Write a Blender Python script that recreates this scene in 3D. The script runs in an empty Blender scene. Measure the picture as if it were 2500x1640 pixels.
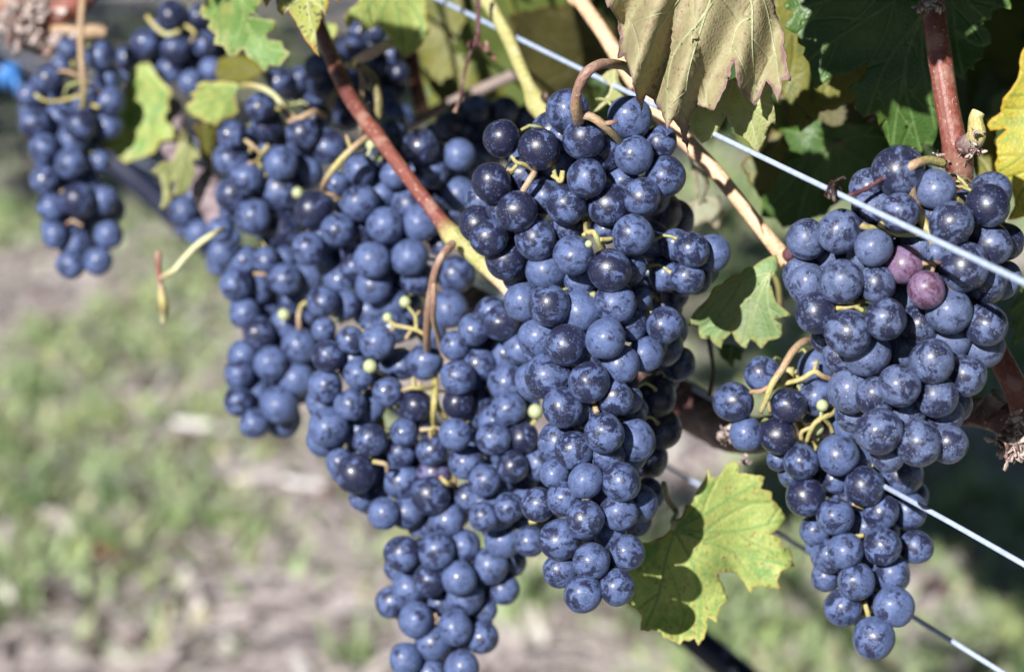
import bpy, math, random
from mathutils import Vector, Matrix, noise
from mathutils.geometry import delaunay_2d_cdt
R = random.Random(7)
scene = bpy.context.scene
COL = scene.collection

# ------------------------------------------------------------------ camera
CAM_H, PITCH, LENS = 1.05, math.radians(14), 85.0
FPX = LENS / 36.0 * 2500.0
cam_d = bpy.data.cameras.new('camera'); cam = bpy.data.objects.new('camera', cam_d); COL.objects.link(cam)
cam.location = (0, 0, CAM_H); cam.rotation_euler = (math.pi / 2 - PITCH, 0, 0)
cam_d.lens = LENS; cam_d.sensor_width = 36.0; cam_d.clip_start = 0.02; cam_d.clip_end = 500
cam_d.dof.use_dof = True; cam_d.dof.focus_distance = 0.81; cam_d.dof.aperture_fstop = 9.0
scene.camera = cam
RIGHT = Vector((1, 0, 0)); FWD = Vector((0, math.cos(PITCH), -math.sin(PITCH))); UP = Vector((0, math.sin(PITCH), math.cos(PITCH)))
ORG = Vector((0, 0, CAM_H))

# ------------------------------------------------------------------ sun, sky, exposure
SUN_LEFT, SUN_UP = math.radians(24), math.radians(17.5)
sdir = (-math.tan(SUN_LEFT) * RIGHT + math.tan(SUN_UP) * UP - FWD).normalized()      # towards the sun
sun_d = bpy.data.lights.new('sun', 'SUN'); sun = bpy.data.objects.new('sun', sun_d); COL.objects.link(sun)
sun_d.energy = 5.0; sun_d.angle = math.radians(0.53); sun_d.color = (1.0, 0.98, 0.955)
sun.rotation_euler = sdir.to_track_quat('Z', 'Y').to_euler()
sun.location = sdir * 20
world = bpy.data.worlds.new('World'); scene.world = world; world.use_nodes = True
wn = world.node_tree
sky = wn.nodes.new('ShaderNodeTexSky'); sky.sky_type = 'NISHITA'; sky.sun_disc = False
sky.sun_elevation = math.asin(sdir.z); sky.sun_rotation = math.atan2(sdir.x, sdir.y)
sky.air_density = 0.42; sky.dust_density = 0.25; sky.altitude = 900.0         # clear dry air: deep blue, hard shadows
bg = wn.nodes['Background']; bg.inputs['Strength'].default_value = 0.05
wn.links.new(sky.outputs[0], bg.inputs['Color'])
scene.view_settings.view_transform = 'Standard'; scene.view_settings.look = 'None'
scene.view_settings.exposure = 1.03; scene.view_settings.gamma = 1.0

# ------------------------------------------------------------------ helpers
S = 2.2298
CROP = {'A': (0, 0), 'B': (480, 0), 'C': (1060, 0), 'D': (1660, 0), 'E': (480, 450), 'F': (1060, 450), 'G': (1660, 450),
        'H': (0, 940), 'I': (780, 940), 'J': (1660, 940), 'N': (0, 0)}
def nat(c, x, y):
    o = CROP[c]; s = 1.0 if c == 'N' else S
    return o[0] + x / s, o[1] + y / s
def P(x, y, d):                                  # the point that stands d metres away in direction (x, y)
    return ORG + d * (FWD + RIGHT * ((x - 1250) / FPX) - UP * ((y - 820) / FPX))
def PC(c, x, y, d):
    return P(*nat(c, x, y), d)
def G(x, y):                                     # the same on the ground
    v = FWD + RIGHT * ((x - 1250) / FPX) - UP * ((y - 820) / FPX)
    return ORG + v * (-CAM_H / v.z)

def empty(name, loc, label, cat, group=None):
    o = bpy.data.objects.new(name, None); COL.objects.link(o); o.location = loc; o.empty_display_size = .01
    o['label'] = label; o['category'] = cat
    if group: o['group'] = group
    return o
def link(name, me, mat, parent=None, loc=None):
    o = bpy.data.objects.new(name, me); COL.objects.link(o)
    if mat is not None and not me.materials: me.materials.append(mat)
    if parent is not None: o.parent = parent
    if loc is not None: o.location = loc
    return o
def mesh(name, vs, fs, smooth=True):
    me = bpy.data.meshes.new(name); me.from_pydata([tuple(v) for v in vs], [], fs)
    if smooth: me.polygons.foreach_set('use_smooth', [True] * len(me.polygons))
    me.update(); return me
def colattr(me, cols):
    a = me.attributes.new('Col', 'FLOAT_COLOR', 'POINT')
    a.data.foreach_set('color', [q for c in cols for q in (c[0], c[1], c[2], 1.0)])
def fattr(me, name, vals):
    a = me.attributes.new(name, 'FLOAT', 'POINT'); a.data.foreach_set('value', vals)

class NT:
    """short hand for building node trees"""
    def __init__(s, name):
        s.m = bpy.data.materials.new(name); s.m.use_nodes = True; s.t = s.m.node_tree
        s.b = s.t.nodes['Principled BSDF']; s.out = s.t.nodes['Material Output']
    def n(s, typ, **kw):
        o = s.t.nodes.new('ShaderNode' + typ)
        for k, v in kw.items(): setattr(o, k, v)
        return o
    def put(s, sock, v):
        if isinstance(v, bpy.types.NodeSocket): s.t.links.new(v, sock)
        elif isinstance(v, (tuple, list)) and len(v) == 3 and sock.type == 'RGBA': sock.default_value = (*v, 1)
        else: sock.default_value = v
    def math(s, op, a, b=0.0, c=0.0, clamp=False):
        o = s.n('Math', operation=op, use_clamp=clamp)
        for i, v in enumerate((a, b, c)): s.put(o.inputs[i], v)
        return o.outputs[0]
    def mix(s, f, a, b, mode='MIX'):
        o = s.n('Mix', data_type='RGBA', blend_type=mode)
        s.put(o.inputs[0], f); s.put(o.inputs[6], a); s.put(o.inputs[7], b); return o.outputs[2]
    def step(s, v, lo, hi, a=0.0, b=1.0):
        o = s.n('MapRange', interpolation_type='SMOOTHSTEP')
        for i, q in enumerate((v, lo, hi, a, b)): s.put(o.inputs[i], q)
        return o.outputs[0]
    def noise(s, vec, scale, detail=3.0, rough=.55, out=0, dist=0.0):
        o = s.n('TexNoise'); s.put(o.inputs['Vector'], vec); o.inputs['Scale'].default_value = scale
        o.inputs['Detail'].default_value = detail; o.inputs['Roughness'].default_value = rough; o.inputs['Distortion'].default_value = dist
        return o.outputs[out]
    def vor(s, vec, scale, feature='F1', rnd=1.0, out='Distance'):
        o = s.n('TexVoronoi', feature=feature); s.put(o.inputs['Vector'], vec); o.inputs['Scale'].default_value = scale
        o.inputs['Randomness'].default_value = rnd; return o.outputs[out]
    def vmul(s, v, k):
        o = s.n('VectorMath', operation='MULTIPLY'); s.put(o.inputs[0], v); o.inputs[1].default_value = k; return o.outputs[0]
    def vadd(s, a, b):
        o = s.n('VectorMath', operation='ADD'); s.put(o.inputs[0], a); s.put(o.inputs[1], b); return o.outputs[0]
    def attr(s, name, out='Fac'):
        o = s.n('Attribute', attribute_name=name); return o.outputs[out]
    def bump(s, h, strength, dist):
        o = s.n('Bump'); s.put(o.inputs['Height'], h); o.inputs['Strength'].default_value = strength; o.inputs['Distance'].default_value = dist
        s.t.links.new(o.outputs[0], s.b.inputs['Normal']); return o.outputs[0]
    def set(s, **kw):
        for k, v in kw.items(): s.put(s.b.inputs[k.replace('_', ' ')], v)

# ------------------------------------------------------------------ materials
def mat_berry():
    k = NT('grape_skin')
    tc = k.n('TexCoord').outputs['Object']; oi = k.n('ObjectInfo')
    off = k.n('CombineXYZ'); rn = oi.outputs['Random']
    k.put(off.inputs[0], k.math('MULTIPLY', rn, 91.0)); k.put(off.inputs[1], k.math('MULTIPLY', rn, 37.0)); k.put(off.inputs[2], k.math('MULTIPLY', rn, 13.0))
    v = k.vadd(tc, off.outputs[0])
    sep = k.n('SeparateColor'); k.put(sep.inputs[0], oi.outputs['Color'])
    bloom, pink, sharp = sep.outputs[0], sep.outputs[1], sep.outputs[2]
    big = k.noise(v, 1.55, 3.0, .55, dist=.7)                # rubbed patches
    mid = k.noise(v, 5.5, 5.0, .68)
    fine = k.noise(v, 19.0, 3.0, .65)
    h = k.math('ADD', k.math('MULTIPLY', big, 1.42), k.math('ADD', k.math('MULTIPLY', mid, .62), k.math('MULTIPLY', fine, .42)))
    th = k.math('SUBTRACT', 1.59, k.math('MULTIPLY', bloom, .74))
    cover = k.step(k.math('SUBTRACT', h, th), -.11, .13)
    thin = k.step(k.noise(v, 2.3, 2.0, .5), .3, .7, .60, 1.0)
    cover = k.math('MULTIPLY', cover, thin)
    base_thin = k.math('MULTIPLY', bloom, .17)               # a faint film of wax is left even where rubbed
    cover = k.math('MAXIMUM', cover, base_thin)
    specks = k.math('MULTIPLY', k.step(k.vor(v, 9.0), .10, .17, 1.0, 0.0), k.step(k.noise(v, 3.0, 1.0), .38, .52))
    sv = k.vmul(v, (1.0, 1.0, 5.0))
    scr = k.math('MULTIPLY', k.step(k.noise(sv, 9.0, 2.0, .7), .70, .75), k.step(k.noise(v, 1.7, 1.0), .5, .62))
    dark = k.math('MULTIPLY', k.step(k.vor(k.vadd(v, (5., 3., 1.)), 6.5), .10, .20, 1.0, 0.0), k.step(k.noise(v, 2.2, 1.0), .42, .54))
    dark = k.math('MAXIMUM', dark, k.step(k.noise(k.vmul(v, (1.0, 2.2, 1.0)), 8.0, 4.0, .75), .60, .66))
    dark = k.math('MULTIPLY', dark, sharp)
    cover = k.math('MULTIPLY', cover, k.math('SUBTRACT', 1.0, k.math('MULTIPLY', dark, .85)))
    skin = k.mix(pink, (.007, .0072, .024), (.055, .016, .032))
    wax = k.mix(pink, k.mix(k.step(sharp, .7, 1.0), (.064, .096, .215), (.080, .106, .200)), (.14, .09, .165))
    wax = k.mix(k.math('MULTIPLY', k.step(mid, .35, .7), .45), wax, k.mix(pink, (.116, .150, .272), (.21, .14, .23)))
    col = k.mix(cover, skin, wax)
    wsp = k.math('MULTIPLY', k.math('MAXIMUM', specks, scr), k.math('MULTIPLY', sharp, .95))
    col = k.mix(wsp, col, (.42, .46, .60))
    z = k.n('SeparateXYZ'); k.put(z.inputs[0], tc)
    scar = k.step(z.outputs[2], -.985, -.972, 1.0, 0.0)
    col = k.mix(scar, col, (.03, .02, .02))
    k.set(Base_Color=col, IOR=1.45)
    rough = k.math('ADD', .38, k.math('MULTIPLY', cover, .24)); k.set(Roughness=rough)
    k.set(Sheen_Weight=k.math('MULTIPLY', bloom, .08), Sheen_Roughness=.45, Sheen_Tint=(.45, .58, 1.0))
    r2 = k.math('FRACT', k.math('MULTIPLY', rn, 17.31))
    k.set(Coat_Weight=k.math('SUBTRACT', .42, k.math('MULTIPLY', cover, .28)), Coat_Roughness=k.math('ADD', .13, k.math('ADD', k.math('MULTIPLY', r2, .14), k.math('MULTIPLY', k.step(mid, .35, .65), .12))), Specular_IOR_Level=.38)
    k.set(Subsurface_Weight=0.0)
    k.bump(k.math('ADD', k.math('MULTIPLY', fine, .5), mid), .10, .03)
    return k.m

def mat_stem(name='stem_bark', rough=.5):
    k = NT(name)
    tc = k.n('TexCoord').outputs['Object']; uv = k.n('UVMap').outputs[0]
    col = k.attr('Col', 'Color')
    st = k.noise(k.vmul(uv, (16.0, 60.0, 1.0)), 1.0, 3.0, .6)
    fl = k.noise(tc, 700.0, 3.0, .6)
    pat = k.noise(tc, 130.0, 3.0, .6)
    c = k.mix(k.step(st, .40, .62, 0., .55), col, k.mix(1.0, col, (.42, .34, .30), 'MULTIPLY'))
    c = k.mix(k.step(pat, .5, .68, 0., .40), c, k.mix(.5, col, (.55, .46, .34)))
    c = k.mix(k.step(fl, .62, .70, 0., .5), c, (.62, .52, .44))
    k.set(Base_Color=c, Roughness=rough)
    k.bump(k.math('ADD', st, k.math('MULTIPLY', fl, .4)), .5, .0008)
    return k.m

def mat_leaf(name, main, alt, vein, edge, edge_w=3.0, spots=None, spot_amt=.0, trans=.45, rough=.5, dots=0.0, retic=.35, altlo=.42, althi=.62):
    """vein / vein2 / edge: millimetres to the nearest vein or to the margin"""
    k = NT(name)
    tc = k.n('TexCoord').outputs['Object']
    n1 = k.noise(tc, 55.0, 4.0, .6); n2 = k.noise(tc, 260.0, 3.0, .6)
    dv = k.attr('vein'); d2 = k.attr('vein2'); de = k.attr('edge')
    f = k.math('ADD', n1, k.math('MULTIPLY', k.math('SUBTRACT', n2, .5), .35))
    f = k.math('SUBTRACT', f, k.step(k.math('MINIMUM', dv, k.math('ADD', d2, 1.0)), 0.0, 5.0, .16, 0.0))
    c = k.mix(k.step(f, altlo, althi), main, alt)
    c = k.mix(k.step(n2, .35, .7, .0, .35), c, k.mix(1.0, c, (.62, .66, .55), 'MULTIPLY'))
    cell = k.vor(tc, 520.0, 'DISTANCE_TO_EDGE')
    c = k.mix(k.step(cell, .02, .10, retic, 0.0), c, vein)
    ew = k.math('ADD', edge_w * .4, k.math('MULTIPLY', k.step(n1, .4, .65), edge_w))
    c = k.mix(k.math('MULTIPLY', k.step(k.math('DIVIDE', de, ew), .35, 1.0, 1.0, 0.0), .9), c, edge)
    if spots:
        sp = k.math('MULTIPLY', k.step(k.vor(k.vadd(tc, k.vmul(k.noise(tc, 300., 2., out=1), (.004,) * 3)), 480.0), .18, .36, 1.0, 0.0), k.step(k.noise(tc, 90.0, 2.0), .60 - spot_amt * .3, .68 - spot_amt * .3))
        c = k.mix(k.math('MULTIPLY', sp, .85), c, spots)
    if dots:
        dd = k.step(k.vor(tc, 210.0), .045, .075, dots, 0.0); c = k.mix(dd, c, (.02, .015, .01))
    c = k.mix(k.step(d2, .12, .42, .65, 0.0), c, vein); c = k.mix(k.step(dv, .25, .75, .85, 0.0), c, vein)
    k.set(Base_Color=c, Roughness=rough); k.set(Specular_IOR_Level=.4)
    hgt = k.math('ADD', k.math('MULTIPLY', k.step(d2, 0.0, 1.2, -1., 0.), 1.0), k.math('ADD', k.math('MULTIPLY', cell, .9), k.math('MULTIPLY', n2, .8)))
    nr = k.bump(hgt, .45, .0008)
    tr = k.n('BsdfTranslucent'); k.put(tr.inputs[0], k.mix(1.0, c, (1.15, 1.2, .55), 'MULTIPLY')); k.t.links.new(nr, tr.inputs['Normal'])
    mx = k.n('MixShader'); mx.inputs[0].default_value = trans
    k.t.links.new(k.b.outputs[0], mx.inputs[1]); k.t.links.new(tr.outputs[0], mx.inputs[2]); k.t.links.new(mx.outputs[0], k.out.inputs[0])
    return k.m

def mat_simple(name, c1, c2, scale, rough=.6, bump=.3, bdist=.002, spec=.5, metal=0.0):
    k = NT(name); tc = k.n('TexCoord').outputs['Object']
    n1 = k.noise(tc, scale, 4.0, .6)
    k.set(Base_Color=k.mix(k.step(n1, .35, .65), c1, c2), Roughness=rough, Specular_IOR_Level=spec, Metallic=metal)
    k.bump(k.noise(tc, scale * 3, 3.0), bump, bdist); return k.m

M_BERRY = mat_berry()
M_STEM = mat_stem()
M_UNRIPE = mat_simple('unripe_skin', (.30, .35, .17), (.36, .38, .22), 300.0, .45, .1)
M_WIRE = mat_simple('wire_coating', (.36, .42, .56), (.29, .34, .46), 400.0, .32, .25, .0004)
M_HOSE = mat_simple('hose_plastic', (.006, .008, .022), (.010, .012, .030), 60.0, .38, .1)
M_GLINT = mat_simple('glint_blue', (.04, .15, .42), (.05, .18, .46), 200.0, .35, .1)
M_BARK = mat_simple('old_bark', (.10, .045, .03), (.035, .018, .015), 160.0, .8, .9, .003)
M_FLAKE = mat_simple('flaking_bark', (.62, .50, .46), (.36, .26, .23), 500.0, .9, .6, .001)
M_TWIG = mat_simple('dead_wood', (.22, .17, .18), (.11, .08, .085), 200.0, .85, .6, .001)
M_STRAW = mat_simple('straw', (.62, .58, .54), (.46, .41, .38), 40.0, .8, .3)
M_DRYLEAF = mat_simple('dry_leaf', (.42, .15, .07), (.30, .12, .07), 60.0, .7, .3)
M_PALE = mat_simple('pale_husk', (.85, .82, .80), (.68, .64, .60), 60.0, .7, .3)

# ------------------------------------------------------------------ tubes
def catmull(pts, k):
    """pts: list of tuples of numbers; a smooth resampling"""
    out = []; n = len(pts)
    for i in range(n - 1):
        p0, p1, p2, p3 = pts[max(i - 1, 0)], pts[i], pts[i + 1], pts[min(i + 2, n - 1)]
        for j in range(k):
            t = j / k
            out.append(tuple(.5 * (2 * b + (c - a) * t + (2 * a - 5 * b + 4 * c - d) * t * t + (3 * b - a - 3 * c + d) * t ** 3) for a, b, c, d in zip(p0, p1, p2, p3)))
    out.append(tuple(pts[-1])); return out

class MB:
    def __init__(s): s.v = []; s.f = []; s.c = []; s.uv = []
    def tube(s, pts, sides=8, k=5, rough=0.0, raw=False, flat=1.0):
        """pts: (x, y, z, radius, r, g, b) in world metres"""
        q = pts if raw else catmull(pts, k)
        P3 = [Vector(p[:3]) for p in q]; n = len(q); L = 0.0
        t0 = (P3[1] - P3[0]).normalized(); nrm = t0.orthogonal().normalized(); base = len(s.v)
        for i in range(n):
            t = (P3[min(i + 1, n - 1)] - P3[max(i - 1, 0)]).normalized()
            nrm = (nrm - t * nrm.dot(t)).normalized(); bn = t.cross(nrm)
            if i: L += (P3[i] - P3[i - 1]).length
            for j in range(sides):
                a = 2 * math.pi * j / sides; r = max(q[i][3], 1e-5)
                if rough: r *= 1 + rough * noise.noise(Vector((math.cos(a) * 1.7, math.sin(a) * 1.7, L * 90 + base)))
                s.v.append(P3[i] + (nrm * math.cos(a) + bn * math.sin(a) * flat) * r); s.c.append(q[i][4:7]); s.uv.append((j / sides * 1.0, L * 10))
        for i in range(n - 1):
            for j in range(sides):
                a = base + i * sides + j; b = base + i * sides + (j + 1) % sides
                s.f.append((a, b, b + sides, a + sides))
        for e, rev in ((0, True), (n - 1, False)):
            c = len(s.v); s.v.append(P3[e]); s.c.append(q[e][4:7]); s.uv.append((.5, L * 10 * (e > 0)))
            for j in range(sides):
                a = base + e * sides + j; b = base + e * sides + (j + 1) % sides
                s.f.append((b, a, c) if rev else (a, b, c))
    def ball(s, c, r, col, n=8, sq=(1, 1, 1)):
        base = len(s.v); m = n // 2 + 1
        for i in range(m + 1):
            th = math.pi * i / m
            for j in range(n):
                ph = 2 * math.pi * j / n
                s.v.append(c + Vector((math.sin(th) * math.cos(ph) * sq[0], math.sin(th) * math.sin(ph) * sq[1], math.cos(th) * sq[2])) * r * (1 + .12 * noise.noise(Vector((i * 1.3, j * 1.1, base * .1)))))
                s.c.append(col); s.uv.append((j / n, i / m))
        for i in range(m):
            for j in range(n):
                a = base + i * n + j; b = base + i * n + (j + 1) % n
                s.f.append((a, b, b + n, a + n))
    def build(s, name, mat, parent=None, origin=None):
        o0 = Vector(origin) if origin is not None else Vector((0, 0, 0))
        me = mesh(name, [v - o0 for v in s.v], s.f); colattr(me, s.c)
        ul = me.uv_layers.new(name='UVMap'); vi = [0] * len(me.loops); me.loops.foreach_get('vertex_index', vi)
        ul.data.foreach_set('uv', [q for i in vi for q in s.uv[i]])
        return link(name, me, mat, parent, None if parent is not None else o0)

K = dict(red=(.20, .060, .042), redd=(.13, .035, .028), cream=(.70, .45, .28), tan=(.40, .29, .19), tan2=(.36, .25, .15), yel=(.38, .33, .12), ylg=(.38, .36, .14), grn=(.30, .33, .13), ped=(.36, .24, .14),
         dark=(.035, .014, .012), grey=(.24, .19, .17), oliv=(.13, .11, .03), pale=(.50, .50, .27), brown=(.26, .155, .115), purp=(.10, .035, .045), wine=(.085, .03, .028))
def sp(crop, rows):
    """rows: (x, y, depth, radius in mm, colour key) in crop coordinates -> tube points"""
    out = []
    for x, y, d, r, c in rows:
        out.append((*PC(crop, x, y, d), r * .001, *K[c]))
    return out
def stem_thing(name, crop, rows, label, cat, group=None, sides=12, k=7, rough=.06, extra=None, mat=None, up=0.0):
    pts = sp(crop, rows)
    if up:                                          # the cane goes on into the canopy
        a, b = Vector(pts[0][:3]), Vector(pts[1][:3]); q = a + (a - b).normalized() * up * .5 + Vector((0, .02, up * .6)); pts = [(*(a + (q - a) * w), pts[0][3] * .95, *pts[0][4:]) for w in (1.0, .75, .5, .3, .15)] + pts
    o0 = Vector(pts[0][:3])
    mb = MB(); mb.tube(pts, sides, k, rough)
    if extra: extra(mb)
    o = mb.build(name, mat or M_STEM, None, o0)
    o['label'] = label; o['category'] = cat
    if group: o['group'] = group
    return o
# ------------------------------------------------------------------ grape clusters
def berry_mesh(seed):
    """unit berry: stalk end at +Z, a small scar at -Z, slightly uneven"""
    n, m = 30, 19; vs = [(0, 0, .975)]; fs = []
    for i in range(1, m):
        th = math.pi * i / m
        for j in range(n):
            ph = 2 * math.pi * j / n
            d = Vector((math.sin(th) * math.cos(ph), math.sin(th) * math.sin(ph), math.cos(th)))
            k = 1 + .055 * noise.noise(d * 1.0 + Vector((seed * 7.1, 3, 1))) + .006 * noise.noise(d * 3.0 + Vector((seed, 0, 9)))
            if th > 2.97: k -= .03
            if th < .35: k -= .02 * (1 - th / .35)
            vs.append(d * k)
    vs.append((0, 0, -.955))
    for j in range(n): fs.append((0, 1 + j, 1 + (j + 1) % n))
    for i in range(m - 2):
        for j in range(n):
            a = 1 + i * n + j; b = 1 + i * n + (j + 1) % n
            fs.append((a, a + n, b + n, b))
    e = len(vs) - 1; l = 1 + (m - 2) * n
    for j in range(n): fs.append((l + j, e, l + (j + 1) % n))
    me = mesh('berry', vs, fs); me.materials.append(M_BERRY); return me
BERRY = [berry_mesh(i) for i in range(6)]
def ball_mesh():
    mb = MB(); mb.ball(Vector((0, 0, 0)), 1.0, (.4, .4, .2), 12)
    me = mesh('unripe_berry', mb.v, mb.f); me.materials.append(M_UNRIPE); return me
UNRIPE = ball_mesh()

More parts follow.
